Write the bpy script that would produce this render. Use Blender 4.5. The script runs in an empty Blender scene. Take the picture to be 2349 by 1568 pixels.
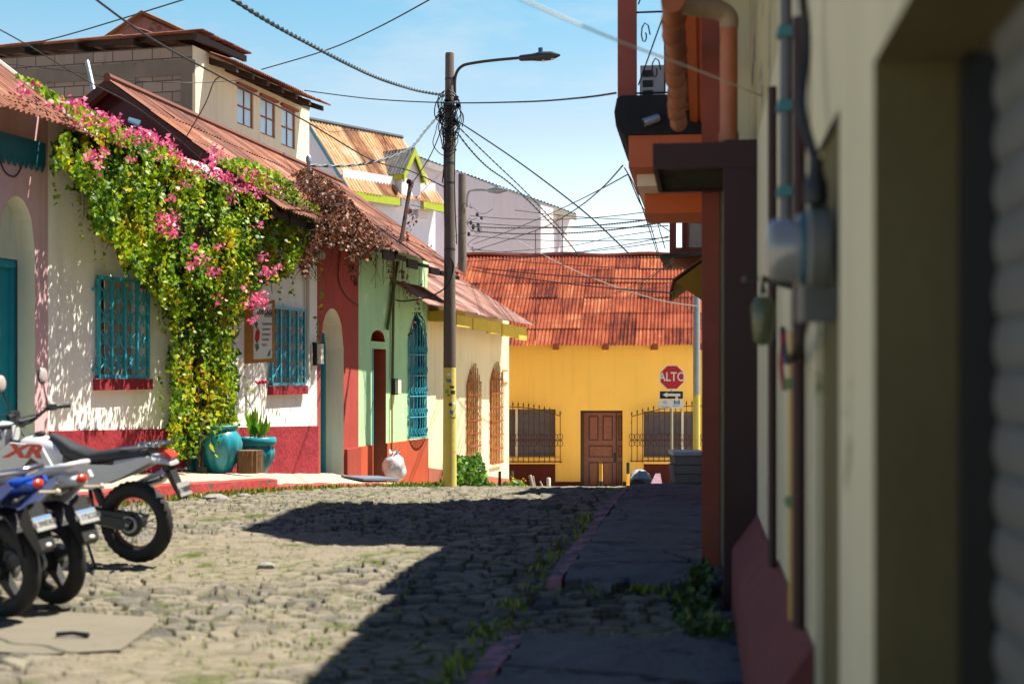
import bpy, math, random
import numpy as np
from mathutils import Vector as V, Matrix
random.seed(7); rng = np.random.default_rng(7)
rad = math.radians
scene = bpy.context.scene
COL = scene.collection

# ---------------------------------------------------------------- camera, world, sun, exposure
F, HX, HV, CZ = 3261.0, 1174.0, 862.0, 1.5       # focal length and horizon in picture units (2348 wide), eye height
cam = bpy.data.cameras.new("camera"); camo = bpy.data.objects.new("camera", cam); COL.objects.link(camo)
camo.location = (0, 0, CZ); camo.rotation_euler = (rad(90), 0, 0)
cam.lens = 50; cam.sensor_width = 36; cam.shift_y = (HV-784)/2348.0
cam.clip_start = 0.05; cam.clip_end = 5000
cam.dof.use_dof = True; cam.dof.focus_distance = 27.0; cam.dof.aperture_fstop = 1.8
scene.camera = camo
SUN_EL, SUN_AZ = 63.0, 16.0                       # azimuth counted from +X towards +Y
w = bpy.data.worlds.new("World"); scene.world = w; w.use_nodes = True
nt = w.node_tree; nt.nodes.clear()
sky = nt.nodes.new("ShaderNodeTexSky"); sky.sky_type = 'NISHITA'; sky.sun_disc = False
sky.sun_elevation = rad(SUN_EL); sky.sun_rotation = rad(90-SUN_AZ)
sky.altitude = 0; sky.air_density = 1.0; sky.dust_density = 0.9; sky.ozone_density = 1.6
tint = nt.nodes.new("ShaderNodeMix"); tint.data_type = 'RGBA'; tint.blend_type = 'MULTIPLY'
tint.inputs[0].default_value = 1.0; tint.inputs[7].default_value = (0.98, 1.0, 1.0, 1)
bg = nt.nodes.new("ShaderNodeBackground"); bg.inputs[1].default_value = 0.132
ow = nt.nodes.new("ShaderNodeOutputWorld")
tc = nt.nodes.new("ShaderNodeTexCoord"); sx = nt.nodes.new("ShaderNodeSeparateXYZ"); nt.links.new(tc.outputs['Generated'], sx.inputs[0])
gr = nt.nodes.new("ShaderNodeValToRGB"); els = gr.color_ramp.elements; els[0].position = 0.0; els[0].color = (.92, .89, .87, 1); els[1].position = 1.0; els[1].color = (.05, .15, .31, 1)
for p_, c_ in ((.10, (.87, .80, .76)), (.17, (.66, .60, .52)), (.25, (.42, .58, .53)), (.5, (.12, .24, .37))): e_ = els.new(p_); e_.color = (*c_, 1)
nt.links.new(sx.outputs[2], gr.inputs[0])                      # brighter towards the horizon, deeper overhead
g2 = nt.nodes.new("ShaderNodeMix"); g2.data_type = 'RGBA'; g2.blend_type = 'MULTIPLY'; g2.inputs[0].default_value = 1.0
nt.links.new(sky.outputs[0], tint.inputs[6]); nt.links.new(tint.outputs[2], g2.inputs[6]); nt.links.new(gr.outputs[0], g2.inputs[7]); cn = nt.nodes.new("ShaderNodeTexNoise"); cm = nt.nodes.new("ShaderNodeMapping"); cm.inputs['Scale'].default_value = (5, 5, 16); cn.inputs['Scale'].default_value = 1.0; cn.inputs['Detail'].default_value = 7; cn.inputs['Roughness'].default_value = .62
nt.links.new(tc.outputs['Generated'], cm.inputs[0]); nt.links.new(cm.outputs[0], cn.inputs['Vector'])
cr_ = nt.nodes.new("ShaderNodeValToRGB"); cr_.color_ramp.elements[0].position = .53; cr_.color_ramp.elements[1].position = .80; cr_.color_ramp.elements[1].color = (.55, .55, .55, 1); nt.links.new(cn.outputs[0], cr_.inputs[0])
c3 = nt.nodes.new("ShaderNodeMix"); c3.data_type = 'RGBA'; nt.links.new(cr_.outputs[0], c3.inputs[0]); nt.links.new(g2.outputs[2], c3.inputs[6]); c3.inputs[7].default_value = (2.6, 2.7, 2.8, 1)   # thin cloud wisps
nt.links.new(c3.outputs[2], bg.inputs[0]); nt.links.new(bg.outputs[0], ow.inputs[0])
sl = bpy.data.lights.new("sun", 'SUN'); sl.energy = 5.0; sl.angle = rad(0.53); sl.color = (1.0, 0.93, 0.80)
so = bpy.data.objects.new("sun", sl); COL.objects.link(so)
ce, se, ca, sa = math.cos(rad(SUN_EL)), math.sin(rad(SUN_EL)), math.cos(rad(SUN_AZ)), math.sin(rad(SUN_AZ))
so.rotation_euler = V((ce*ca, ce*sa, se)).to_track_quat('Z', 'Y').to_euler(); so.location = (0, 0, 40)
scene.view_settings.view_transform = 'Standard'; scene.view_settings.look = 'None'
scene.view_settings.exposure = 1.35; scene.view_settings.gamma = 1.0
scene.render.engine = 'CYCLES'
scene.cycles.max_bounces = 8; scene.cycles.diffuse_bounces = 4; scene.cycles.transparent_max_bounces = 8
scene.cycles.use_denoising = True

# ---------------------------------------------------------------- helpers
def P(u, v, Z): return V(((u-HX)/F*Z, Z, CZ+(HV-v)/F*Z))
class Fr:
    """a vertical facade plane: t along it, n out of it towards the street, z up"""
    def __init__(s, O, D, N): s.O, s.D, s.N = V(O), V(D), V(N)
    def p(s, t, n, z): return s.O + s.D*t + s.N*n + V((0, 0, z))
    def tu(s, u, n=0):
        k = (u-HX)/F
        return -(s.O.x + s.N.x*n - k*(s.O.y + s.N.y*n))/(s.D.x - k*s.D.y)
    def zv(s, t, n, v): return CZ + (HV-v)/F*(s.O.y + s.D.y*t + s.N.y*n)
    def q(s, u, v, n=0):
        t = s.tu(u, n); return t, s.zv(t, n, v)
    def at(s, u, v, n=0):
        t, z = s.q(u, v, n); return s.p(t, n, z)
LF = Fr((-10.4, 0, 0), (.2594, .9658, 0), (.9658, -.2594, 0))
RF = Fr((.35, 0, 0), (.1325, .9912, 0), (-.9912, .1325, 0))
YF = Fr((0, 40, 0), (1, 0, 0), (0, -1, 0))
_GY = [-60, 0, 11, 16, 18, 21, 25, 29, 32, 36, 40, 50, 70, 400]
_GD = [1.5, 1.5, 1.5, 1.51, 1.56, 1.70, 1.98, 2.27, 2.50, 2.88, 3.18, 4.0, 5.5, 9.0]
def gz(Y): return CZ - float(np.interp(Y, _GY, _GD))
def gzn(Y):
    k = [-1.2, -.6, 0, .6, 1.2]
    return CZ - sum(np.interp(Y+d, _GY, _GD) for d in k)/5

class MB:
    def __init__(s): s.v, s.f, s.m, s.uv, s.ti = [], [], [], {}, {}
    def poly(s, pts, m=0, uv=None, tint=None):
        b = len(s.v); s.v += [tuple(p) for p in pts]; i = len(s.f); s.f.append(tuple(range(b, b+len(pts)))); s.m.append(m)
        if uv: s.uv[i] = uv
        if tint is not None: s.ti[i] = tint
        return s
    def add(s, vs, fs, m=0, tint=None):
        b = len(s.v); s.v += [tuple(p) for p in vs]
        for f in fs:
            if tint is not None: s.ti[len(s.f)] = tint
            s.f.append(tuple(b+i for i in f)); s.m.append(m)
        return s
    def box(s, o, a, b, c, m=0):
        o, a, b, c = V(o), V(a), V(b), V(c)
        if a.cross(b).dot(c) < 0: a, b = b, a
        vs = [o, o+a, o+a+b, o+b, o+c, o+a+c, o+a+b+c, o+b+c]
        return s.add(vs, [(3,2,1,0), (4,5,6,7), (0,1,5,4), (1,2,6,5), (2,3,7,6), (3,0,4,7)], m)
    def fb(s, fr, t0, t1, n0, n1, z0, z1, m=0):
        return s.box(fr.p(t0, n0, z0), fr.D*(t1-t0), fr.N*(n1-n0), V((0, 0, z1-z0)), m)
    def cb(s, c, sx, sy, sz, m=0, rot=None):
        c = V(c); R = rot or Matrix.Identity(3)
        a, b, d = R@V((sx,0,0)), R@V((0,sy,0)), R@V((0,0,sz))
        return s.box(c-(a+b+d)/2, a, b, d, m)
    def tube(s, pts, r, n=6, m=0, cap=True):
        pts = [V(p) for p in pts]; N = len(pts)
        rs = r if isinstance(r, (list, tuple)) else [r]*N
        up = None; vs = []
        for i, p in enumerate(pts):
            d = (pts[min(i+1, N-1)]-pts[max(i-1, 0)])
            if d.length < 1e-9: d = V((0, 0, 1))
            d.normalize()
            if up is None: up = V((0, 0, 1)) if abs(d.z) < .9 else V((1, 0, 0))
            x = d.cross(up)
            if x.length < 1e-6: x = d.cross(V((0, 1, 0)))
            x.normalize(); y = x.cross(d).normalized(); up = y
            for k in range(n):
                a = 2*math.pi*k/n; vs.append(p + x*math.cos(a)*rs[i] + y*math.sin(a)*rs[i])
        fs = [(i*n+k, i*n+(k+1) % n, (i+1)*n+(k+1) % n, (i+1)*n+k) for i in range(N-1) for k in range(n)]
        if cap: fs += [tuple(range(n-1, -1, -1)), tuple(range((N-1)*n, N*n))]
        return s.add(vs, fs, m)
    def lathe(s, c, prof, n=24, m=0, axis=None, wob=0):
        c = V(c); R = V((0, 0, 1)).rotation_difference(V(axis or (0, 0, 1))).to_matrix()
        vs = []
        for r, z in prof:
            for k in range(n):
                a = 2*math.pi*k/n; rr = r*(1+wob*math.cos(a*n/2)) if wob else r
                vs.append(c + R@V((rr*math.cos(a), rr*math.sin(a), z)))
        L = len(prof)
        fs = [(i*n+k, i*n+(k+1) % n, (i+1)*n+(k+1) % n, (i+1)*n+k) for i in range(L-1) for k in range(n)]
        fs += [tuple(range(n-1, -1, -1)), tuple(range((L-1)*n, L*n))]
        return s.add(vs, fs, m)
    def ell(s, c, r, n=12, m=0, noise=0, rot=None):
        c = V(c); R = rot or Matrix.Identity(3); vs = []; h = n//2
        for i in range(h+1):
            th = math.pi*i/h
            for k in range(n):
                ph = 2*math.pi*k/n; d = V((math.sin(th)*math.cos(ph)*r[0], math.sin(th)*math.sin(ph)*r[1], math.cos(th)*r[2]))
                if noise and 0 < i < h: d *= 1+random.uniform(-noise, noise)
                vs.append(c + R@d)
        return s.add(vs, [((i+1)*n+k, (i+1)*n+(k+1) % n, i*n+(k+1) % n, i*n+k) for i in range(h) for k in range(n)], m)
    def prism(s, pts, vec, m=0):
        pts = [V(p) for p in pts]; n = len(pts); vec = V(vec)
        return s.add(pts+[p+vec for p in pts], [tuple(range(n-1, -1, -1)), tuple(range(n, 2*n))]+[(i, (i+1) % n, n+(i+1) % n, n+i) for i in range(n)], m)
    def build(s, name, mats, parent=None, smooth=None, loc=None):
        me = bpy.data.meshes.new(name); o = bpy.data.objects.new(name, me); COL.objects.link(o)
        off = V((0, 0, 0))
        if parent is not None:
            o.parent = parent; q = parent
            while q is not None: off += q.location; q = q.parent
        if loc is not None: off += V(loc); o.location = V(loc)
        me.from_pydata([(x-off.x, y-off.y, z-off.z) for x, y, z in s.v], [], s.f)
        for mm in (mats if isinstance(mats, (list, tuple)) else [mats]): me.materials.append(mm)
        me.polygons.foreach_set('material_index', s.m)
        if s.uv:
            ul = me.uv_layers.new(name='UVMap'); arr = np.zeros((len(me.loops), 2), 'f'); k = 0
            for i, f in enumerate(s.f):
                if i in s.uv: arr[k:k+len(f)] = s.uv[i]
                k += len(f)
            ul.data.foreach_set('uv', arr.ravel())
        if s.ti:
            at = me.attributes.new('tint', 'FLOAT', 'FACE')
            at.data.foreach_set('value', [s.ti.get(i, .5) for i in range(len(s.f))])
        if smooth is not None:
            me.polygons.foreach_set('use_smooth', [True]*len(s.f)); me.set_sharp_from_angle(angle=rad(smooth))
        me.update(); return o

def tag(o, label=None, cat=None, group=None, kind=None):
    if label: o['label'] = label
    if cat: o['category'] = cat
    if group: o['group'] = group
    if kind: o['kind'] = kind
    return o
def thing(name, label, cat, loc=(0, 0, 0), group=None):
    o = bpy.data.objects.new(name, None); COL.objects.link(o); o.location = V(loc); o.empty_display_size = .2
    return tag(o, label, cat, group)
def copy_tree(o, parent=None):
    c = o.copy(); COL.objects.link(c)
    if parent is not None: c.parent = parent
    for ch in [x for x in bpy.data.objects if x.parent == o]: copy_tree(ch, c)
    return c
def spline(pts, k=10):
    pts = [V(p) for p in pts]; out = []
    for i in range(len(pts)-1):
        p0, p1, p2, p3 = pts[max(i-1, 0)], pts[i], pts[i+1], pts[min(i+2, len(pts)-1)]
        for j in range(k):
            t = j/k
            out.append(.5*((2*p1)+(p2-p0)*t+(2*p0-5*p1+4*p2-p3)*t*t+(3*p1-p0-3*p2+p3)*t**3))
    return out+[pts[-1]]
def text_mesh(body, size, depth=.002, font_scale_x=1.0, shear=0, bold=0):
    c = bpy.data.curves.new('t', 'FONT'); c.body = body; c.size = size; c.extrude = depth; c.align_x = 'CENTER'; c.align_y = 'CENTER'; c.shear = shear; c.offset = bold
    o = bpy.data.objects.new('t', c); COL.objects.link(o); dg = bpy.context.evaluated_depsgraph_get()
    me = bpy.data.meshes.new_from_object(o.evaluated_get(dg)); bpy.data.objects.remove(o)
    vs = [(v.co.x*font_scale_x, v.co.y, v.co.z) for v in me.vertices]; fs = [tuple(p.vertices) for p in me.polygons]
    bpy.data.meshes.remove(me); return vs, fs
def put_text(mb, body, size, o, ax, ay, m=0, **k):
    vs, fs = text_mesh(body, size, **k); ax, ay = V(ax), V(ay); az = ax.cross(ay)
    return mb.add([V(o)+ax*x+ay*y+az*z for x, y, z in vs], fs, m)

# facade with openings; holes: (t0, t1, z0, z1, arch height)
def arch_pts(a, b, c, d, ah, k=10, pointed=False):
    if not ah: return [(a, c), (a, d), (b, d), (b, c)]
    pts = [(a, c)]
    for i in range(k+1):
        x = -1+2*i/k
        y = math.sqrt(max(0, 1-x*x)) if not pointed else (1-abs(x)**1.5)
        pts.append(((a+b)/2+(b-a)/2*x, d-ah+ah*y))
    return pts+[(b, c)]
def panel(mb, fr, t0, t1, z0, z1, holes, n=0., m=0):
    ts = sorted({t0, t1}|{x for h in holes for x in h[:2]}); zs = sorted({z0, z1}|{x for h in holes for x in h[2:4]})
    for i in range(len(ts)-1):
        for j in range(len(zs)-1):
            a, b, c, d = ts[i], ts[i+1], zs[j], zs[j+1]; x, y = (a+b)/2, (c+d)/2
            if any(h[0] < x < h[1] and h[2] < y < h[3] for h in holes): continue
            mb.poly([fr.p(a, n, c), fr.p(b, n, c), fr.p(b, n, d), fr.p(a, n, d)], m, [(a, c), (b, c), (b, d), (a, d)])
    for h in holes:
        if len(h) > 4 and h[4]:
            pts = arch_pts(*h[:5], pointed=len(h) > 5)[1:-1]; k = len(pts)//2
            for side, cor in ((pts[:k+1], h[0]), (pts[k:], h[1])):
                for q in range(len(side)-1):
                    mb.poly([fr.p(cor, n, h[3]), fr.p(*(side[q][0], n, side[q][1])), fr.p(side[q+1][0], n, side[q+1][1])], m, [(cor, h[3]), side[q], side[q+1]])
def reveal(mb, fr, h, dep, n=0., m=0, sill=True):
    pts = arch_pts(*h[:4], h[4] if len(h) > 4 else 0, pointed=len(h) > 5)
    if sill: pts = pts+[pts[0]]
    for i in range(len(pts)-1):
        a, b = pts[i], pts[i+1]
        mb.poly([fr.p(a[0], n, a[1]), fr.p(b[0], n, b[1]), fr.p(b[0], n-dep, b[1]), fr.p(a[0], n-dep, a[1])], m)
def shell(mb, fr, t0, t1, z0, z1, n0, n1, m=0):
    for a, b, c, d in ((t0, n0, t0, n1), (t1, n0, t1, n1), (t0, n1, t1, n1)):
        mb.poly([fr.p(a, b, z0), fr.p(c, d, z0), fr.p(c, d, z1), fr.p(a, b, z1)], m, [(a+b, z0), (c+d, z0), (c+d, z1), (a+b, z1)])

def corr(mb, p00, p10, p01, p11, rows=1, pitch=.1, amp=.02, pw=.85, m=0, rag=.04, seg=4, sag=0.):
    p00, p10, p01, p11 = map(V, (p00, p10, p01, p11)); L = (p10-p00).length; H = (p01-p00).length
    nn = (p10-p00).cross(p01-p00).normalized()
    if nn.z < 0: nn = -nn
    np_ = max(1, round(L/pw))
    for r in range(rows):
        for k in range(np_):
            x0, x1 = k/np_, (k+1)/np_+.03/L
            nc = max(4, int((x1-x0)*L/pitch*seg)); tn = random.random()
            y0 = r/rows - random.uniform(0, rag)/H; y1 = min(1.0, (r+1)/rows+.1/H); l0 = random.uniform(.008, .03) if r else 0; l1 = -.004
            vs = []; ph = random.uniform(0, .3)
            for y, lf in ((y0, l0+.004*(k % 2)), ((y0+y1)/2, l0/2), (y1, l1)):
                for i in range(nc+1):
                    x = x0+(x1-x0)*i/nc
                    p = (p00*(1-x)+p10*x)*(1-y)+(p01*(1-x)+p11*x)*y
                    z = amp*math.sin(2*math.pi*(x*L/pitch)+ph)+lf-sag*math.sin(math.pi*x)
                    vs.append((p+nn*z, (x*L, y*H)))
            b = nc+1
            for j in (0, 1):
                for i in range(nc):
                    ids = [j*b+i, j*b+i+1, (j+1)*b+i+1, (j+1)*b+i]
                    mb.poly([vs[q][0] for q in ids], m, [vs[q][1] for q in ids], tn)
    return mb

# ---------------------------------------------------------------- materials
def srgb(r, g, b):
    f = lambda c: (c/255/12.92 if c/255 <= .04045 else ((c/255+.055)/1.055)**2.4)
    return (f(r), f(g), f(b))
class N:
    def __init__(s, name):
        s.m = bpy.data.materials.new(name); s.m.use_nodes = True; s.t = s.m.node_tree; s.n = s.t.nodes; s.l = s.t.links
        s.b = s.n['Principled BSDF']; s.out = s.n['Material Output']
    def new(s, k, **kw):
        x = s.n.new(k)
        for a, b in kw.items(): setattr(x, a, b)
        return x
    def lk(s, a, b): s.l.new(a, b)
    def coord(s, kind='Object', scale=(1, 1, 1)):
        c = s.new('ShaderNodeTexCoord'); mp = s.new('ShaderNodeMapping'); mp.inputs['Scale'].default_value = scale
        s.lk(c.outputs[kind], mp.inputs[0]); return mp.outputs[0]
    def noise(s, vec, scale, detail=4, rough=.6):
        x = s.new('ShaderNodeTexNoise'); x.inputs['Scale'].default_value = scale; x.inputs['Detail'].default_value = detail; x.inputs['Roughness'].default_value = rough
        s.lk(vec, x.inputs['Vector']); return x.outputs[0]
    def ramp(s, fac, stops, interp='LINEAR'):
        r = s.new('ShaderNodeValToRGB'); e = r.color_ramp.elements; r.color_ramp.interpolation = interp
        while len(e) < len(stops): e.new(.5)
        for i, (p, c) in enumerate(stops): e[i].position = p; e[i].color = (*c, 1) if len(c) == 3 else c
        s.lk(fac, r.inputs[0]); return r.outputs[0]
    def mix(s, fac, a, b, mode='MIX'):
        x = s.new('ShaderNodeMix', data_type='RGBA', blend_type=mode)
        for sock, val in ((x.inputs[0], fac), (x.inputs[6], a), (x.inputs[7], b)):
            if hasattr(val, 'is_linked') or hasattr(val, 'links'): s.lk(val, sock)
            else: sock.default_value = val if not isinstance(val, (tuple, list)) else ((*val, 1) if len(val) == 3 else val)
        return x.outputs[2]
    def bump(s, h, strength=.3, dist=.02):
        b = s.new('ShaderNodeBump'); b.inputs['Strength'].default_value = strength; b.inputs['Distance'].default_value = dist
        s.lk(h, b.inputs['Height']); s.lk(b.outputs[0], s.b.inputs['Normal'])
    def fin(s, col=None, rough=.8, metal=0., spec=.3):
        if col is not None:
            if isinstance(col, (tuple, list)): s.b.inputs['Base Color'].default_value = (*col[:3], 1)
            else: s.lk(col, s.b.inputs['Base Color'])
        s.b.inputs['Roughness'].default_value = rough; s.b.inputs['Metallic'].default_value = metal
        s.b.inputs['Specular IOR Level'].default_value = spec; return s.m
def mul(c, k): return tuple(min(1, x*k) for x in c)
W0, B0 = (0, 0, 0), (1, 1, 1)
def plaster(name, col, var=.12, stain=None, sth=.62, sscale=2.5, rough=.9, bump=.25, streak=.35, bscale=35):
    n = N(name); c = n.coord()
    a = n.mix(n.noise(c, 1.3, 6), mul(col, 1-var*1.5), mul(col, 1+var))
    sc = n.coord(scale=(3, 3, .22)); st = n.ramp(n.noise(sc, 2.2, 5), [(.5, W0), (.75, B0)])
    fac = n.new('ShaderNodeMath', operation='MULTIPLY'); n.lk(st, fac.inputs[0]); fac.inputs[1].default_value = streak
    a = n.mix(fac.outputs[0], a, mul(col, .55))
    if stain:
        mk = n.ramp(n.noise(c, sscale, 8, .7), [(sth, W0), (sth+.03, B0)]); a = n.mix(mk, a, stain)
    hh = n.new('ShaderNodeMath', operation='MULTIPLY_ADD'); n.lk(n.noise(c, 2.6, 3), hh.inputs[0]); hh.inputs[1].default_value = 2.2; n.lk(n.noise(c, bscale, 5), hh.inputs[2])
    n.bump(hh.outputs[0], bump, .02); return n.fin(a, rough, 0, .2)
def cracked(name, col, **k):
    m_ = plaster(name, col, **k); t = m_.node_tree; b = t.nodes['Principled BSDF']; src = b.inputs['Base Color'].links[0].from_socket
    c = t.nodes.new('ShaderNodeTexCoord'); nz = t.nodes.new('ShaderNodeTexNoise'); nz.inputs['Scale'].default_value = 3; nz.inputs['Detail'].default_value = 5; t.links.new(c.outputs['Object'], nz.inputs['Vector'])
    mx = t.nodes.new('ShaderNodeMix'); mx.data_type = 'RGBA'; mx.inputs[0].default_value = .22; t.links.new(c.outputs['Object'], mx.inputs[6]); t.links.new(nz.outputs[1], mx.inputs[7])
    vo = t.nodes.new('ShaderNodeTexVoronoi'); vo.feature = 'DISTANCE_TO_EDGE'; vo.inputs['Scale'].default_value = .75; t.links.new(mx.outputs[2], vo.inputs['Vector'])
    r = t.nodes.new('ShaderNodeValToRGB'); r.color_ramp.elements[0].position = .006; r.color_ramp.elements[0].color = (.38, .38, .37, 1); r.color_ramp.elements[1].position = .014; t.links.new(vo.outputs['Distance'], r.inputs[0])
    mm = t.nodes.new('ShaderNodeMix'); mm.data_type = 'RGBA'; mm.blend_type = 'MULTIPLY'; mm.inputs[0].default_value = 1; t.links.new(src, mm.inputs[6]); t.links.new(r.outputs[0], mm.inputs[7]); t.links.new(mm.outputs[2], b.inputs['Base Color']); return m_
def paint(name, col, rough=.5, var=.1, metal=0., bump=.05, spec=.4, scale=6, dirt=None, dth=.6):
    n = N(name); c = n.coord(); a = n.mix(n.noise(c, scale, 5), mul(col, 1-var*1.6), mul(col, 1+var))
    if dirt: a = n.mix(n.ramp(n.noise(c, scale*1.7, 7, .7), [(dth, W0), (dth+.08, B0)]), a, dirt)
    if bump: n.bump(n.noise(c, scale*8, 3), bump, .01)
    return n.fin(a, rough, metal, spec)
def rusty(name, cols, rough=.75, spec=.25, metal=0.):
    """corrugated sheet: colour per sheet, rust running down the sheet"""
    n = N(name); uv = n.coord('UV', (1, 1, 1)); st = n.coord('UV', (5, .5, 1))
    at = n.new('ShaderNodeAttribute', attribute_name='tint')
    s1 = n.new('ShaderNodeMath', operation='MULTIPLY_ADD'); n.lk(at.outputs['Fac'], s1.inputs[0]); s1.inputs[1].default_value = .33
    n.lk(n.noise(st, 1.6, 6, .65), s1.inputs[2])
    s2 = n.new('ShaderNodeMath', operation='MULTIPLY_ADD'); n.lk(n.noise(uv, 2.2, 8, .72), s2.inputs[0]); s2.inputs[1].default_value = .7
    n.lk(s1.outputs[0], s2.inputs[2])
    s3 = n.new('ShaderNodeMath', operation='MULTIPLY'); n.lk(s2.outputs[0], s3.inputs[0]); s3.inputs[1].default_value = .6
    k = len(cols); col = n.ramp(s3.outputs[0], [(.46+.32*i/(k-1), c) for i, c in enumerate(cols)])
    n.bump(n.noise(uv, 30, 4), .15, .01); return n.fin(col, rough, metal, spec)
def leafy(name, stops, trans=.35, rough=.45):
    n = N(name); at = n.new('ShaderNodeAttribute', attribute_name='tint'); col = n.ramp(at.outputs['Fac'], stops)
    n.fin(col, rough, 0, .4); tr = n.new('ShaderNodeBsdfTranslucent'); n.lk(col, tr.inputs[0])
    mx = n.new('ShaderNodeMixShader'); mx.inputs[0].default_value = trans
    n.lk(n.b.outputs[0], mx.inputs[1]); n.lk(tr.outputs[0], mx.inputs[2]); n.lk(mx.outputs[0], n.out.inputs[0]); return n.m
M = {}
M['pink'] = plaster('pink_plaster', (.62, .39, .41), stain=(.30, .16, .17), sth=.72)
M['white'] = plaster('white_plaster', (.88, .83, .76), var=.09, stain=(.50, .43, .36), sth=.69, sscale=2.2, bump=.3)
M['aqua'] = plaster('niche_plaster', (.60, .62, .50))
M['creamrev'] = plaster('cream_reveal', (.78, .70, .55), var=.06, stain=(.25, .22, .18), sth=.78, sscale=6)
M['redwall'] = plaster('brick_red_wall', (.40, .065, .05), var=.2, stain=(.56, .20, .12), sth=.66, sscale=2.2)
M['green'] = plaster('green_wall', (.42, .65, .35), var=.1, stain=(.62, .70, .46), sth=.615, sscale=3.5)
M['cream'] = plaster('cream_wall', (.80, .66, .42), var=.07, stain=(.50, .40, .24), sth=.68, sscale=2.2)
M['yellow'] = plaster('yellow_wall', (.96, .55, .11), var=.08, streak=.18, bump=.12)
M['yellowdk'] = plaster('yellow_trim', (.62, .42, .06), var=.15, stain=(.30, .16, .03), sth=.66, sscale=8)
M['maroon'] = plaster('maroon_dado', (.27, .025, .035), var=.25, stain=(.42, .16, .14), sth=.68, sscale=7, bump=1.0, bscale=14)
M['terra'] = plaster('terracotta_dado', (.48, .085, .035), var=.2, stain=(.22, .28, .36), sth=.70, sscale=5)
M['browndado'] = plaster('brown_dado', (.10, .022, .016), var=.3)
M['kerbred'] = plaster('red_kerb_paint', (.36, .05, .045), var=.3, stain=(.12, .09, .07), sth=.56, sscale=7, bump=1.0, bscale=12)
M['concrete'] = plaster('concrete', (.42, .36, .27), var=.2, stain=(.20, .17, .13), sth=.64, sscale=3)
M['greyconc'] = plaster('grey_concrete', (.24, .235, .22), var=.3, stain=(.10, .10, .09), sth=.6, sscale=3, bump=.5)
M['pole'] = plaster('pole_concrete', (.13, .105, .085), var=.25, stain=(.28, .25, .21), sth=.66, sscale=9)
M['poleyellow'] = plaster('pole_yellow_paint', (.64, .53, .13), var=.15, stain=(.30, .25, .12), sth=.63, sscale=7)
M['patch'] = cracked('patch_concrete', (.155, .138, .105), var=.15, stain=(.11, .10, .08), sth=.66, sscale=4)
M['walk'] = cracked('sidewalk_concrete', (.12, .13, .135), var=.4, stain=(.055, .06, .055), sth=.55, sscale=1.6, bump=.8)
M['kerbpink'] = plaster('kerb_pink_paint', (.30, .15, .20), var=.3, stain=(.085, .09, .10), sth=.49, sscale=5, bump=.8)
M['teal'] = paint('teal_paint', (.018, .29, .37), .45, .15)
M['tealdk'] = paint('dark_teal_paint', (.008, .10, .15), .5, .15)
M['tealglaze'] = paint('teal_glaze', (.02, .27, .34), .3, .3, spec=.5, scale=7, dirt=(.04, .10, .09), dth=.57)
M['darkglass'] = paint('dark_glass', (.012, .012, .014), .12, .2, bump=0, spec=.6)
M['dark'] = paint('dark_interior', (.012, .010, .010), .9)
M['curtain'] = paint('curtain', (.42, .38, .34), .9, .15, scale=14)
M['wood'] = paint('orange_wood', (.44, .19, .03), .6, .25, scale=12)
M['doorwood'] = paint('door_wood', (.24, .07, .034), .4, .3, scale=9, spec=.45)
M['oldwood'] = paint('weathered_wood', (.30, .24, .19), .9, .3, scale=16)
M['beam'] = paint('dark_beam_wood', (.045, .025, .02), .85, .3, scale=10)
M['bamboo'] = paint('bamboo_pole', (.10, .12, .025), .6, .3, scale=10)
M['iron'] = paint('rusty_iron', (.085, .022, .014), .7, .3, scale=14)
M['redbar'] = paint('rust_red_bars', (.30, .065, .02), .6, .3, scale=14)
M['signwhite'] = paint('sign_white', (.80, .78, .75), .45, .05)
M['signred'] = paint('sign_red', (.55, .012, .03), .35, .06)
M['black'] = paint('black_paint', (.012, .013, .015), .45, .2)
M['rubber'] = paint('rubber', (.016, .016, .017), .75, .3, scale=14, bump=.2)
M['plastic'] = paint('black_plastic', (.02, .02, .022), .5, .2)
M['vinyl'] = paint('seat_vinyl', (.022, .023, .026), .55, .2, bump=.2, scale=20)
M['chrome'] = paint('chrome', (.62, .63, .65), .18, .1, metal=1., bump=0)
M['steel'] = paint('galvanised_steel', (.32, .35, .38), .45, .25, metal=.7)
M['darksteel'] = paint('dark_steel', (.05, .055, .06), .5, .25, metal=.6)
M['cable'] = paint('cable_sheath', (.012, .03, .038), .6, .1, bump=0)
M['cableblk'] = paint('black_cable_sheath', (.012, .012, .014), .6, .1, bump=0)
M['cablewht'] = paint('white_cable_sheath', (.55, .53, .48), .6, .1, bump=0)
M['motowhite'] = paint('white_fairing', (.55, .56, .57), .3, .04, bump=0, spec=.5)
M['motoblue'] = paint('blue_fairing', (.01, .06, .36), .25, .06, bump=0, spec=.6)
M['motored'] = paint('red_decal', (.55, .03, .02), .35, .06, bump=0)
M['amber'] = paint('amber_lens', (.75, .20, .02), .2, .1, bump=0, spec=.6)
M['redlens'] = paint('red_lens', (.55, .04, .015), .2, .1, bump=0, spec=.6)
M['limegreen'] = paint('lime_fascia', (.36, .43, .02), .6, .15)
M['lilac'] = plaster('lilac_wall', (.68, .66, .76), var=.06, streak=.2)
M['lilacpink'] = plaster('pale_pink_wall', (.64, .58, .62), var=.06, streak=.2)
M['brownred'] = paint('brown_red_paint', (.25, .050, .027), .6, .25, scale=5)
M['darkmaroon'] = paint('dark_maroon_paint', (.026, .006, .008), .6, .25, scale=5)
M['orange'] = plaster('orange_wall', (.46, .11, .035), var=.2, stain=(.25, .07, .03), sth=.66)
M['copper'] = paint('copper_paint', (.36, .115, .055), .5, .2, scale=6)
M['pipeorange'] = paint('clay_pipe', (.30, .085, .028), .6, .3, scale=6, dirt=(.05, .03, .02), dth=.62)
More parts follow.
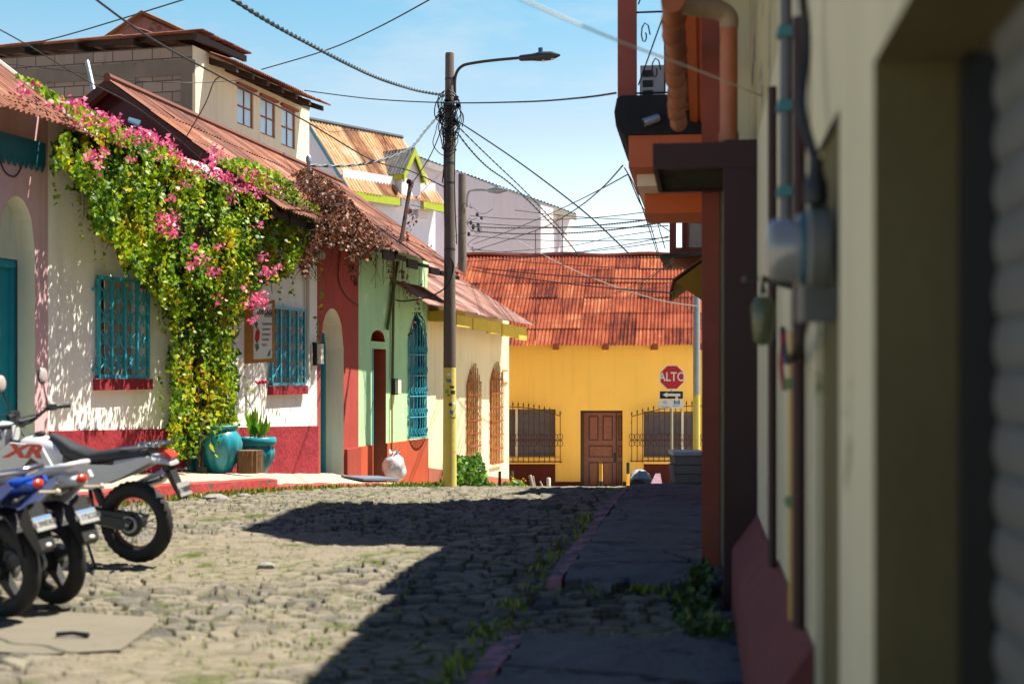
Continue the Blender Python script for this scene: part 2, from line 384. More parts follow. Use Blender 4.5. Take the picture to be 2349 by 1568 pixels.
M['soot'] = plaster('black_mould_concrete', (.022, .022, .024), var=.5, stain=(.16, .17, .18), sth=.66, sscale=5)
M['moss'] = plaster('mossy_soffit', (.035, .04, .016), var=.5, stain=(.015, .012, .01), sth=.55, sscale=5)
M['nearwall'] = plaster('near_cream_wall', (.54, .52, .37), var=.12, stain=(.27, .25, .15), sth=.63, sscale=2.5, streak=.5)
M['peel'] = plaster('peeled_wall', (.40, .36, .20), var=.1, stain=(.085, .115, .13), sth=.56, sscale=1.3)
M['olive'] = plaster('olive_wall', (.12, .105, .05), var=.25, stain=(.42, .42, .36), sth=.72, sscale=3)
M['shutter'] = paint('roller_shutter_steel', (.085, .10, .10), .55, .2)
M['glassy'] = paint('meter_glass', (.20, .22, .23), .15, .3, spec=.8, scale=10)
M['bag'] = paint('white_plastic_bag', (.52, .53, .57), .35, .08, scale=8, spec=.5)
M['bluewin'] = paint('sky_painted_glass', (.46, .66, .84), .35, .10, bump=0, spec=.6)  # pale blue sky reflection put into the pane's base colour
M['pipewhite'] = paint('white_pipe', (.60, .56, .48), .5, .15)
M['bulb'] = paint('bulb_glass', (.55, .48, .38), .1, .1, bump=0, spec=.9)
M['sticker_b'] = paint('blue_sticker', (.05, .20, .50), .5, .2)
M['sticker_w'] = paint('white_sticker', (.75, .74, .70), .5, .1)
M['sticker_k'] = paint('black_sticker', (.03, .03, .03), .5, .1)
M['sticker_g'] = paint('green_sticker', (.22, .32, .05), .5, .1)
M['flowerred'] = paint('red_petal', (.62, .01, .06), .5, .1)
M['bark'] = paint('vine_bark', (.075, .045, .028), .9, .3, scale=20)
M['rust_red'] = rusty('rust_red_roof', [(.06, .014, .009), (.15, .032, .017), (.22, .050, .026), (.27, .070, .032), (.33, .125, .06)], .85, .08)
M['rust_long'] = rusty('rust_long_roof', [(.07, .028, .020), (.16, .058, .038), (.22, .085, .055), (.29, .10, .045), (.40, .27, .20)])
M['rust_brown'] = rusty('rust_brown_roof', [(.07, .028, .02), (.14, .05, .034), (.20, .08, .052), (.27, .10, .05), (.36, .22, .16)])
M['rust_orange'] = rusty('rust_orange_roof', [(.12, .042, .018), (.24, .10, .04), (.38, .19, .08), (.46, .29, .15), (.46, .40, .33)])
M['tin_pink'] = rusty('pale_tin_roof', [(.12, .045, .03), (.21, .09, .065), (.28, .135, .105), (.38, .24, .22), (.25, .095, .055)])
M['tin_dark'] = rusty('dark_tin_roof', [(.03, .035, .045), (.07, .085, .10), (.16, .17, .18), (.30, .22, .14), (.32, .33, .34)])
M['maroontin'] = paint('maroon_tin_gable', (.055, .008, .014), .35, .3, scale=2, metal=.2)
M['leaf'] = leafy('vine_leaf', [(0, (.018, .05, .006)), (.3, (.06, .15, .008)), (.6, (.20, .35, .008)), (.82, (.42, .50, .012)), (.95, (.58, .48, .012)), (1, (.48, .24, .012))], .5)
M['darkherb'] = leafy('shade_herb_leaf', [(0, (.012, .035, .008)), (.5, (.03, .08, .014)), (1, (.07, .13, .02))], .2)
M['plate'] = paint('dusty_plate', (.26, .26, .25), .5, .12)
M['deadleaf'] = leafy('dead_leaf', [(0, (.04, .012, .006)), (.5, (.13, .042, .018)), (.85, (.24, .085, .035)), (1, (.33, .17, .09))], .25)
M['flower'] = leafy('pink_flower', [(0, (.55, .03, .16)), (.5, (.78, .10, .26)), (1, (.88, .32, .44))], .35)
M['herb'] = leafy('herb_leaf', [(0, (.02, .07, .008)), (.5, (.06, .18, .015)), (1, (.20, .36, .02))], .35)
M['canna'] = leafy('broad_leaf', [(0, (.05, .16, .01)), (.5, (.16, .34, .012)), (1, (.40, .50, .03))], .45)
M['grass'] = leafy('grass_blade', [(0, (.035, .08, .008)), (.6, (.12, .22, .012)), (1, (.34, .36, .05))], .35)
M['yellowflower'] = leafy('yellow_flower', [(0, (.70, .30, .01)), (1, (.85, .62, .04))], .3)
def block_mat():
    n = N('concrete_blocks'); uv = n.coord('UV'); br = n.new('ShaderNodeTexBrick'); n.lk(uv, br.inputs[0])
    br.inputs['Scale'].default_value = 1.0; br.inputs['Brick Width'].default_value = .47; br.inputs['Row Height'].default_value = .235; br.inputs['Mortar Size'].default_value = .012; br.inputs['Mortar Smooth'].default_value = .3
    br.inputs['Color1'].default_value = (.31, .265, .235, 1); br.inputs['Color2'].default_value = (.22, .185, .165, 1); br.inputs['Mortar'].default_value = (.09, .075, .065, 1)
    col = n.mix(n.noise(uv, 5, 7, .7), br.outputs[0], (.50, .43, .37), 'OVERLAY')
    col = n.mix(n.ramp(n.noise(n.coord('UV', (3, .6, 1)), 1.5, 6), [(.55, W0), (.8, (.6, .6, .6))]), col, (.10, .085, .075))
    inv = n.new('ShaderNodeMath', operation='SUBTRACT'); inv.inputs[0].default_value = 1; n.lk(br.outputs[1], inv.inputs[1])
    n.bump(inv.outputs[0], .6, .02); return n.fin(col, .95, 0, .1)
M['block'] = block_mat()
# ---------------------------------------------------------------- ground, road, kerbs
def vnoise(x, y, s, seed=0):
    x = x*s+seed*17.3; y = y*s-seed*9.1; xi = np.floor(x).astype(int); yi = np.floor(y).astype(int); fx = x-xi; fy = y-yi
    h = lambda a, b: np.modf(np.abs(np.sin(a*127.1+b*311.7+seed*3.7)*43758.5453))[0]
    fx = fx*fx*(3-2*fx); fy = fy*fy*(3-2*fy)
    return (h(xi, yi)*(1-fx)+h(xi+1, yi)*fx)*(1-fy)+(h(xi, yi+1)*(1-fx)+h(xi+1, yi+1)*fx)*fy
def fbm(x, y, s, seed=0, o=4): return sum(vnoise(x, y, s*2**i, seed+i)/2**i for i in range(o))/sum(1/2**i for i in range(o))
PATCH = [(-60, 1388), (120, 1400), (375, 1418), (275, 1490), (100, 1500), (-60, 1492)]
PATCH = [((u-HX)/F*CZ*F/(v-HV), CZ*F/(v-HV)) for u, v in PATCH]
def _inp(x, y, p):
    r = np.zeros(len(x), bool); j = len(p)-1
    for i in range(len(p)):
        (a, b), (c, d) = p[i], p[j]; r ^= ((b > y) != (d > y)) & (x < (c-a)*(y-b)/(d-b+1e-12)+a); j = i
    return r
def road_mesh(name, X, Y, z0, mat_, amp=.046, cell=(.18, .115), shape=None, kind='structure'):
    ny, nx = X.shape; x = X.ravel(); y = Y.ravel()
    wx = x+.10*(fbm(x, y, 2.2, 5, 2)-.5)*2; wy = y+.10*(fbm(x, y, 2.2, 9, 2)-.5)*2
    gx = wx/cell[0]; gy = wy/cell[1]; ix = np.floor(gx).astype(int); iy = np.floor(gy).astype(int)
    h = lambda a, b, k: np.modf(np.abs(np.sin(a*12.9898+b*78.233+k*37.7)*43758.5453))[0]
    f1 = np.full(x.shape, 9.); f2 = f1.copy(); idv = np.zeros(x.shape); tx = np.zeros(x.shape)
    for a in (-1, 0, 1):
        for b in (-1, 0, 1):
            cx, cy = ix+a, iy+b
            px = cx+.5+.85*(h(cx, cy, 1)-.5); py = cy+.5+.85*(h(cx, cy, 2)-.5)
            d = np.hypot(gx-px, gy-py); near = d < f1
            f2 = np.where(near, f1, np.minimum(f2, d)); idv = np.where(near, h(cx, cy, 3), idv)
            tx = np.where(near, (gx-px)*(h(cx, cy, 4)-.5)+(gy-py)*(h(cx, cy, 5)-.5), tx); f1 = np.where(near, d, f1)
    e = np.clip((f2-f1)/.42, 0, 1); dome = np.clip((e-.04)/.34, 0, 1); dome = dome*dome*(3-2*dome)*.85+.15*np.clip(e*1.2, 0, 1)
    sand = np.clip((fbm(x, y, .55, 3)-.50)*5 + 1.5*np.exp(-((x+1.9+.12*(y-9))/.9)**2-((y-9.2)/2.6)**2) - .28, 0, 1)
    right = np.clip((x+.6)/1.5, 0, 1)
    z = z0.ravel() + (amp*dome*(.55+.9*idv)+amp*1.05*tx*dome)*(1-.72*sand) + .016*fbm(x, y, 12, 4, 3) - .045 + .05*(fbm(x, y, .45, 8, 2)-.5) + .012*sand
    z = np.where(_inp(x, y, PATCH), z0.ravel()-.07, z)
    gap = np.clip(1.2-e*2.6, 0, 1); moss = np.clip((fbm(x, y, .9, 11)-.40)*4, 0, 1)*gap
    moss = np.maximum(moss, np.clip((fbm(x, y, 2.5, 13)-.66)*8, 0, 1)*(1-right*.5))
    me = bpy.data.meshes.new(name); n = nx*ny
    me.vertices.add(n); me.vertices.foreach_set('co', np.stack([x, y, z], 1).astype('f').ravel())
    i = np.arange(n).reshape(ny, nx); q = np.stack([i[:-1, :-1], i[:-1, 1:], i[1:, 1:], i[1:, :-1]], -1).reshape(-1, 4)
    if shape is not None:
        k = shape.ravel(); q = q[k[q].all(1)]
    nf = len(q); me.loops.add(nf*4); me.polygons.add(nf); me.loops.foreach_set('vertex_index', q.ravel().astype('i'))
    me.polygons.foreach_set('loop_start', np.arange(0, nf*4, 4, dtype='i')); me.polygons.foreach_set('loop_total', np.full(nf, 4, 'i'))
    for nm, arr in (('stone', idv), ('gap', gap), ('sand', sand), ('moss', moss)):
        a = me.attributes.new(nm, 'FLOAT', 'POINT'); a.data.foreach_set('value', arr.astype('f'))
    me.polygons.foreach_set('use_smooth', [True]*nf); me.update(calc_edges=True); me.materials.append(mat_)
    o = bpy.data.objects.new(name, me); COL.objects.link(o); o['kind'] = kind; return o
def cobble_mat():
    n = N('cobbles'); c = n.coord(); A = {k: n.new('ShaderNodeAttribute', attribute_name=k).outputs['Fac'] for k in ('stone', 'gap', 'sand', 'moss')}
    col = n.ramp(A['stone'], [(0, (.060, .060, .058)), (.35, (.135, .124, .10)), (.7, (.205, .186, .148)), (1, (.095, .094, .09))])
    col = n.mix(n.noise(c, 22, 6, .7), col, (.55, .52, .45), 'OVERLAY')
    sp = n.ramp(n.noise(c, 60, 3, .6), [(.3, (.55, .55, .55)), (.6, (1, 1, 1))]); col = n.mix(.6, col, sp, 'MULTIPLY')
    soil = n.mix(n.noise(c, 40, 4), (.020, .017, .012), (.065, .054, .036)); col = n.mix(A['gap'], col, soil)
    sandc = n.mix(n.noise(c, 30, 5), (.15, .128, .088), (.205, .175, .126)); sf = n.new('ShaderNodeMath', operation='MULTIPLY'); n.lk(A['sand'], sf.inputs[0]); sf.inputs[1].default_value = .75
    col = n.mix(sf.outputs[0], col, sandc)
    col = n.mix(A['moss'], col, n.mix(n.noise(c, 25, 4), (.025, .042, .006), (.085, .10, .016)))
    n.bump(n.noise(c, 70, 5, .7), .5, .012); return n.fin(col, .88, 0, .25)
M['cobble'] = cobble_mat()
ys = np.geomspace(4.3, 46, 900); us = np.linspace(-560, 1690, 1250)
Y, U = np.meshgrid(ys, us, indexing='ij'); X = (U-HX)/F*Y
road_mesh('cobblestone_road', X, Y, gzn(Y.ravel()).reshape(Y.shape), M['cobble'])
g = MB(); yy = [-60, 0, 4, 11, 16, 18, 21, 25, 29, 32, 36, 40, 50, 70, 400]
for a, b in zip(yy, yy[1:]): g.poly([(-300, a, gz(a)-.10), (300, a, gz(a)-.10), (300, b, gz(b)-.10), (-300, b, gz(b)-.10)])
tag(g.build('ground', M['concrete']), kind='structure')
# broken cobbles showing through the gap of the right pavement are the road itself; the pavement is two slabs
def walk_slab(s0, s1, n1, mat_, name, top=.10, jag=0):
    m = MB(); k = max(2, int((s1-s0)/.16)); rows = []
    for i in range(k+1):
        s = s0+(s1-s0)*i/k; nn = n1+random.uniform(-.02, .02); row = []
        for j, n_ in enumerate(np.linspace(-.02, nn-.16, 13)):
            js = s+(random.uniform(-jag, jag) if i in (0, k) else 0); p = RF.p(js, n_, 0); row.append(V((p.x, p.y, gz(p.y)+top+random.uniform(-.007, .007)-.02*(i in (0, k)))))
        rows.append(row)
    for i in range(k):
        for j in range(12): m.poly([rows[i][j+1], rows[i][j], rows[i+1][j], rows[i+1][j+1]])
    for r in (rows[0], rows[-1]):
        for j in range(12): m.poly([r[j], r[j+1], r[j+1]-V((0, 0, .3)), r[j]-V((0, 0, .3))])
    o = m.build(name, mat_); tag(o, kind='structure')
    kb = MB()                                                   # kerb stones along the outer edge
    s = s0
    while s < s1-.05:
        e = min(s1, s+random.uniform(.35, 1.0)); a = RF.p(s+.01, 0, 0).y; j = random.uniform(-.05, .02); n0 = n1-.145; z = gz(a)+top+random.uniform(-.035, .004)
        q = [RF.p(s+.012, n0, z), RF.p(e-.012, n0, z), RF.p(e-.012, n1+j, z-.01), RF.p(s+.012, n1+j, z-.01)]
        dz = gz(RF.p(e, 0, 0).y)-gz(a)
        q = [V((p.x, p.y, p.z+(dz if i in (1, 2) else 0))) for i, p in enumerate(q)]
        kb.prism(q, (0, 0, -.3)); s = e
    tag(kb.build('kerb', M['kerbpink']), kind='structure')
walk_slab(1.2, 7.75, 1.46, M['walk'], 'pavement', jag=.10)
walk_slab(9.75, 24.0, 1.46, M['walk'], 'pavement', jag=.12)
# left pavement: slabs with red kerbs, stepping down the street
def left_slab(u0, u1, n1, hgt, hw, name='pavement', top=M['concrete'], kerb=M['kerbred'], n0=-.05):
    t0, t1 = LF.tu(u0, n1), LF.tu(u1, n1); m = MB(); kb = MB(); k = max(2, int((t1-t0)/.3)); rows = []
    for i in range(k+1):
        t = t0+(t1-t0)*i/k; y = LF.p(t, 0, 0).y; w = n1+.05*math.sin(i*1.7)*.5+random.uniform(-.025, .025)
        rows.append([V(LF.p(t, a, gz(y)*(1-.0)+hw+(hgt-hw)*a/n1*(a > 0)+random.uniform(-.006, .006))) for a in (n0, n1*.4, w-.13)]+[V(LF.p(t, w, gz(y)+hgt-.012)), V(LF.p(t, w+.03+random.uniform(-.01, .02), gz(y)-.15))])
    for i in range(k):
        for j in range(4): (m if j < 2 else kb).poly([rows[i][j], rows[i][j+1], rows[i+1][j+1], rows[i+1][j]])
    for r in (rows[0], rows[-1]): kb.poly([r[0], r[1], r[2], r[3], r[4], V((r[0].x, r[0].y, r[4].z))])
    tag(m.build(name, top), kind='structure'); tag(kb.build('kerb', kerb), kind='structure')
left_slab(-300, 640, 1.32, .21, .30)
left_slab(636, 893, 1.02, .10, .28)
left_slab(893, 1012, 1.0, .06, .10)
left_slab(1012, 1240, .8, .03, .05, top=M['greyconc'], kerb=M['greyconc'])
m = MB(); yy = [34.2, 36, 38, 39.97]
for a_, b_ in zip(yy, yy[1:]): m.poly([(-.6, a_, gz(a_)+.03), (16, a_, gz(a_)+.03), (16, b_, gz(b_)+.03), (-.6, b_, gz(b_)+.03)])
tag(m.build('bounce_pavement', plaster('pale_bounce_concrete', (.52, .47, .38), var=.12)), kind='structure')  # mostly hidden pale pavement, added to bounce light onto the yellow wall
m = MB(); q = [(-60, 1388), (120, 1400), (375, 1418), (275, 1490), (100, 1500), (-60, 1492)]
pts = [V(P(u, v, CZ*F/(v-HV))) for u, v in q]
m.prism([V((p.x, p.y, .004)) for p in pts], (0, 0, -.2)); tag(m.build('concrete_patch', M['patch']), kind='structure')

# ---------------------------------------------------------------- left row of houses
def fx(fr, u0, u1, v0, v1, n=0):
    """an opening seen at these picture edges -> (t0, t1, z0, z1)"""
    a, b = fr.tu(u0, n), fr.tu(u1, n); c = (a+b)/2
    return a, b, fr.zv(c, n, v1), fr.zv(c, n, v0)
GB = -3.0
def rect(mb, fr, t0, t1, z0, z1, n, m=0): mb.poly([fr.p(t0, n, z0), fr.p(t1, n, z0), fr.p(t1, n, z1), fr.p(t0, n, z1)], m, [(t0, z0), (t1, z0), (t1, z1), (t0, z1)])
# --- pink house
pk = thing('pink_house', 'pink house with an arched cream doorway and rusty brown tin roof at the left edge', 'house', LF.p(15, 0, gz(15)))
t0, t1 = LF.tu(-700), LF.tu(110)
h = fx(LF, -4, 80, 450, 1100); h = (h[0], h[1], GB, h[3], .62)
m = MB(); panel(m, LF, t0, t1, GB, 4.7, [h]); shell(m, LF, t0, t1, GB, 4.7, 0, -6)
m.build('wall', M['pink'], pk)
m = MB(); reveal(m, LF, h, .24); d = fx(LF, -60, 43, 590, 1100, -.24); dd = (d[0], d[1], GB, d[3])
panel(m, LF, h[0]-.3, h[1]+.1, GB, h[3]+.1, [dd], -.24); m.build('doorway_arch', M['aqua'], pk)
m = MB(); rect(m, LF, dd[0]-.1, dd[1]+.05, GB, dd[3]+.05, -.34)
for k in (0, .5, .97): m.fb(LF, dd[0]+(dd[1]-dd[0]-.04)*k, dd[0]+(dd[1]-dd[0]-.04)*k+.09, -.338, -.29, GB, dd[3]-.02)
m.fb(LF, dd[0], dd[1]-.002, -.33, -.27, dd[3]-.1, dd[3]-.004)
dr = m.build('door', M['teal'], pk)
e0, e1 = LF.tu(-700, .62), LF.tu(192, .62)
def roofside(fr, t0, t1, n0, z0, z1, w, rise0, rise1): return fr.p(t0, n0, z0), fr.p(t1, n0, z1), fr.p(t0, n0-w, z0+rise0), fr.p(t1, n0-w, z1+rise1)
m = MB(); c4 = roofside(LF, e0, e1, .62, 4.46, 4.46, 3.9, 2.85, 2.85); corr(m, *c4, rows=2, pitch=.1, amp=.02)
b4 = roofside(LF, e0, e1, -7.2, 4.46, 4.46, -3.9, 2.85, 2.85); corr(m, *b4, rows=1, pitch=.1)
rf = m.build('roof', M['rust_brown'], pk, 30)
m = MB(); m.tube([c4[1]+V((0, 0, .03)), c4[3]+V((0, 0, .03))], .035, 6); m.build('verge_trim', M['pipewhite'], rf)
m = MB()
zz = 4.33; tt = e0; ax = -.05
while tt < LF.tu(104, .02)-.1:                                   # scalloped dark green eaves board
    m.prism([LF.p(tt, .03, zz), LF.p(tt+.11, .03, zz), LF.p(tt+.11, .03, zz-.26), LF.p(tt+.055, .03, zz-.36), LF.p(tt, .03, zz-.26)], LF.N*.025); tt += .112
m.build('eaves_board', M['tealdk'], pk)
# --- white hostel house
wh = thing('white_house', 'white house with teal window grilles and a maroon base, half covered by flowering vine', 'house', LF.p(20, 0, gz(20)))
t0, t1 = LF.tu(110)+.002, LF.tu(727)
w1, w2 = fx(LF, 219, 331, 642, 868), fx(LF, 617, 691, 707, 884)
dv = fx(LF, 428, 475, 700, 1090); dv = (dv[0], dv[1], GB, dv[3])
m = MB(); panel(m, LF, t0, t1, GB, 4.7, [w1, w2, dv]); shell(m, LF, t0, t1, GB, 4.6, 0, -6)
for q in (w1, w2, dv): reveal(m, LF, q, .28)
m.build('wall', M['white'], wh)
def dado(name, fr, u0, v0, u1, v1, mat_, par, prot=.03, cut=()):
    a, b = fr.tu(u0), fr.tu(u1); za, zb = fr.zv(a, 0, v0), fr.zv(b, 0, v1); m = MB()
    spans = []; s = a
    for c in cut: spans.append((s, c[0])); s = c[1]
    spans.append((s, b))
    for p, q in spans:
        f = lambda t: za+(zb-za)*(t-a)/(b-a)
        m.prism([fr.p(p, -.01, GB), fr.p(q, -.01, GB), fr.p(q, -.01, f(q)), fr.p(p, -.01, f(p))], fr.N*(prot+.01))
    return m.build(name, mat_, par)
dado('dado', LF, 112, 988, 726.5, 976, M['maroon'], wh, cut=[dv])
m = MB(); rect(m, LF, dv[0]-.05, dv[1]+.05, GB, dv[3]+.05, -.2)
for k in (.05, .5, .9): m.fb(LF, dv[0]+(dv[1]-dv[0])*k, dv[0]+(dv[1]-dv[0])*k+.05, -.199, -.16, GB, dv[3])
m.build('door', M['teal'], wh)
def lattice(h, par, nbay, prot=.06):
    a, b, c, d = h; a -= .03; b += .03; d += .02
    fr = MB()
    for z0, z1 in ((c, c+.05), (d-.05, d)): fr.fb(LF, a, b, prot-.03, prot+.012, z0, z1)
    for t in (a, b-.045): fr.fb(LF, t, t+.045, prot-.032, prot+.014, c, d)
    for z in (c+.1, d-.2): fr.fb(LF, a-.07, a+.02, 0, prot, z, z+.03)
    m = MB(); W = (b-a)/nbay
    for i in range(1, nbay): m.fb(LF, a+W*i-.024, a+W*i+.024, prot-.02, prot+.02, c+.05, d-.05)
    for i in range(nbay):
        l, r = a+W*i+.02, a+W*(i+1)-.02; cx = (l+r)/2
        for (zb, zt) in ((c+.08, c+.08+(d-c)*.44), (c+(d-c)*.5, d-.10)):
            hh = (zt-zb)/2
            for zc in (zb+hh*.5, zt-hh*.5):
                for sg in (-1, 1):
                    m.tube([LF.p(l, prot, zc-sg*hh*.42), LF.p(r, prot, zc+sg*hh*.42)], .010, 5)
                m.tube([LF.p(cx-.05, prot, zc), LF.p(cx, prot, zc+.07), LF.p(cx+.05, prot, zc), LF.p(cx, prot, zc-.07), LF.p(cx-.05, prot, zc)], .009, 4)
                m.tube([LF.p(cx, prot, zc-hh*.35), LF.p(cx, prot, zc+hh*.35)], .013, 5)
    wd = thing('window', None, None, LF.p(a, 0, c)); wd.parent = par; wd.location = LF.p(a, 0, c)-par.location
    fr.build('frame', M['teal'], wd); m.build('lattice_grille', M['teal'], wd)
    g = MB(); mid = a+(b-a)*.46; rect(g, LF, a, mid, c-.05, d+.05, -.22); g.build('pane', M['darkglass'], wd)
    g = MB()
    for i in range(10):
        x0 = mid+(b-mid)*i/10; x1 = mid+(b-mid)*(i+1)/10; n_ = -.21+.02*(i % 2); n2 = -.21+.02*((i+1) % 2)
        g.poly([LF.p(x0, n_, c-.05), LF.p(x1, n2, c-.05), LF.p(x1, n2, d+.05), LF.p(x0, n_, d+.05)])
    g.build('curtain', M['curtain'], wd)
    s = MB(); s.fb(LF, a-.03, b+.03, -.1, .10, c-.15, c-.003); s.build('sill', M['maroon'], wd)
lattice(w1, wh, 4); lattice(w2, wh, 4)
a0, a1 = e1+.02, LF.tu(636, .6)
m = MB(); c4 = roofside(LF, a0, a1, .6, 4.43, 4.23, 3.4, 1.32, 1.5); corr(m, *c4, rows=2, pitch=.1, amp=.018)
corr(m, *roofside(LF, a0, a1, -6.2, 4.43, 4.23, -3.4, 1.32, 1.5), rows=1)
m.build('roof', M['tin_pink'], wh, 30)
# --- red and green house under one long rusty roof
rg = thing('red_and_green_house', 'house painted brick red and light green under a long rusty red tin roof', 'house', LF.p(28, 0, gz(28)))
tr, tg, tc = LF.tu(727)+.003, LF.tu(822), LF.tu(980)
n1 = fx(LF, 735, 788, 707, 1090); n1 = (n1[0], n1[1], GB, n1[3], .75)
m = MB(); panel(m, LF, tr, tg, GB, 4.2, [n1]); m.build('wall', M['redwall'], rg)
m = MB(); shell(m, LF, tr, tc, GB, 4.0, -.02, -6); m.build('wall', M['greyconc'], rg)
m = MB(); reveal(m, LF, n1, .38); dd = fx(LF, 690, 745, 762, 1080, -.38); dd = (dd[0], dd[1], GB, dd[3])
panel(m, LF, n1[0]-.6, n1[1]+.1, GB, n1[3]+.1, [dd], -.38); m.build('doorway_arch', M['creamrev'], rg)
m = MB(); rect(m, LF, dd[0], dd[1], GB, dd[3], -.42); m.fb(LF, dd[1]-.08, dd[1], -.419, -.36, GB, dd[3]); m.build('door', M['teal'], rg)
gd = fx(LF, 853, 885, 800, 1090); gd = (gd[0], gd[1], GB, gd[3])
fl = fx(LF, 850, 883, 757, 783); fl = (*fl, fl[3]-fl[2]-.02)
gw = fx(LF, 936, 973, 718, 1003); gw = (*gw, .55, 1)
m = MB(); panel(m, LF, tg, tc, GB, 4.1, [gd, fl, gw]); gwall = m.build('wall', M['green'], rg)
m = MB(); reveal(m, LF, gd, .34); reveal(m, LF, fl, .25); rect(m, LF, fl[0]-.1, fl[1]+.1, fl[2]-.1, fl[3]+.1, -.25)
m.build('door_reveal', paint('oxblood_reveal', (.42, .055, .014), .7, .2), rg)
m = MB(); rect(m, LF, gd[0]-.05, gd[1]+.05, GB, gd[3]+.05, -.34); m.fb(LF, gd[0]-.002, gd[0]+.05, -.3, .012, GB, gd[3]+.002); m.build('door', M['teal'], rg)
wd = thing('window', None, None, (0, 0, 0)); wd.parent = rg; wd.location = LF.p(gw[0], 0, gw[2])-rg.location
m = MB(); reveal(m, LF, gw, .3); rect(m, LF, gw[0]-.1, gw[1]+.1, gw[2]-.1, gw[3]+.1, -.14); m.build('shutter', M['tealdk'], wd)
m = MB(); a, b, c, d = gw[0]-.04, gw[1]+.04, gw[2], gw[3]+.03; prot = .14; K = 8
def cage_top(x): return d-.55+.55*(1-abs(x)**1.5)
for i in range(K+1):
    x = -1+2*i/K; t = (a+b)/2+(b-a)/2*x; pp = prot*(1-.75*x*x)
    pts = [LF.p(t, pp, c)]
    nb = 22
    for j in range(1, nb): pts.append(LF.p(t+.013*(1 if j % 2 else -1), pp, c+(cage_top(x)-c)*j/nb))
    m.tube(pts+[LF.p(t*.85+(a+b)/2*.15, .02, cage_top(x))], .013, 5)
for z in (c+.02, c+.45, c+.9, c+1.35, c+1.8):
    m.tube([LF.p((a+b)/2+(b-a)/2*x, prot*(1-.75*x*x)+.01, z) for x in np.linspace(-1, 1, 9)], .014, 5)
    for i in range(K):
        x = -1+2*(i+.5)/K; t = (a+b)/2+(b-a)/2*x
        for s in (-1, 1): m.tube([LF.p(t+.05*math.cos(k*1.2)*s*(1-k*.12), prot*(1-.75*x*x)+.012, z+.11+.09*math.sin(k*1.2)*(1-k*.1)) for k in range(6)], .009, 4)
m.build('arched_grille', M['teal'], wd)
dado('dado', LF, 822.3, 1024, 979.5, 1004, M['terra'], rg, cut=[gd])
dado('dado', LF, 790, 1030, 821.8, 1025, plaster('red_dado', (.33, .06, .04), var=.2, stain=(.20, .10, .08), sth=.6, sscale=4), rg, .06)
e0, e1 = LF.tu(632, .92), LF.tu(1063, .92)
m = MB(); c4 = roofside(LF, e0, e1, .92, 4.14, 3.74, 2.89, 2.06, 2.1); corr(m, *c4, rows=4, pitch=.1, amp=.02, rag=.12)
corr(m, *roofside(LF, e0, e1, -4.86, 4.14, 3.74, -2.89, 2.06, 2.1), rows=2)
rf = m.build('roof', M['rust_long'], rg, 30)
m = MB(); nl = 14                                                # ragged wooden eaves and a ridge cap
for i in range(nl):
    a = e0+(e1-e0)*i/nl+.05; b = e0+(e1-e0)*(i+1)/nl-.04; zz = 4.14-.4*(i+.5)/nl-.045
    m.fb(LF, a, b, .80+random.uniform(-.03, .02), .84, zz-random.uniform(.08, .2), zz-.02)
m.build('eaves_board', M['rust_red'] if False else M['beam'], rf)
m = MB(); m.tube([c4[2]+V((0, 0, .02)), c4[3]+V((0, 0, .02))], .07, 6); m.build('ridge_cap', M['rust_long'], rf)
m = MB(); L, R, T = c4[0], roofside(LF, e0, e1, -4.86, 4.14, 3.74, -2.89, 2.06, 2.1)[0], c4[2]
gdx = LF.D*.32; m.poly([L+gdx-V((0, 0, .1)), R+gdx-V((0, 0, .1)), T+gdx-V((0, 0, .05))]); m.build('gable', M['maroontin'], rg)
m = MB()
for p, q in ((L, T), (R, T)): m.prism([p-V((0, 0, .02)), q-V((0, 0, .02)), q-V((0, 0, .16)), p-V((0, 0, .16))], LF.D*.03)
m.build('barge_board', M['beam'], rf)
# --- cream corner house with two tall barred windows
cr = thing('cream_house', 'cream corner house with two tall arched rust red barred windows', 'house', LF.p(35, 0, gz(35)))
t0, t1 = tc+.003, LF.tu(1167)
b1 = fx(LF, 1069, 1096, 836, 1056); b2 = fx(LF, 1123, 1147, 832, 1064); b1, b2 = (*b1, .5, 1), (*b2, .5, 1)
m = MB(); panel(m, LF, t0, t1, GB, 3.3, [b1, b2]); shell(m, LF, t0, t1, GB, 3.3, 0, -6); m.build('wall', M['cream'], cr)
for q in (b1, b2):
    wd = thing('window', None, None); wd.parent = cr; wd.location = LF.p(q[0], 0, q[2])-cr.location
    m = MB(); reveal(m, LF, q, .2); m.build('reveal', M['creamrev'], wd)
    m = MB(); rect(m, LF, q[0]-.05, q[1]+.05, q[2]-.05, q[3]+.05, -.10); m.build('shutter', M['redbar'], wd)
    m = MB(); a, b, c, d = q[0]-.02, q[1]+.02, q[2], q[3]; K = 7
    for i in range(K+1):
        x = -1+2*i/K; t = (a+b)/2+(b-a)/2*x; zt = d-.5+.5*(1-abs(x)**1.5)+.06
        pts = [LF.p(t+.012*(1 if j % 2 else -1)*(j > 0), .07, c+(zt-c)*j/26) for j in range(27)]; m.tube(pts, .016, 5)
    m.build('bar_grille', paint('tan_bars', (.50, .25, .07), .6, .3), wd)
    m = MB()
    for z in np.linspace(c+.03, d-.45, 7): m.fb(LF, a, b, .062, .092, z, z+.035)
    m.build('cross_bars', M['redbar'], wd)
dado('dado', LF, 980.5, 1072, 1166.5, 1098, plaster('faded_red_dado', (.42, .13, .085), var=.2), cr)
e0, e1 = LF.tu(979, .8), LF.tu(1221, .8)
m = MB(); c4 = roofside(LF, e0, e1, .8, 2.99, 2.85, 3.2, 2.0, 2.0); corr(m, *c4, rows=2, pitch=.1, amp=.02, rag=.06)
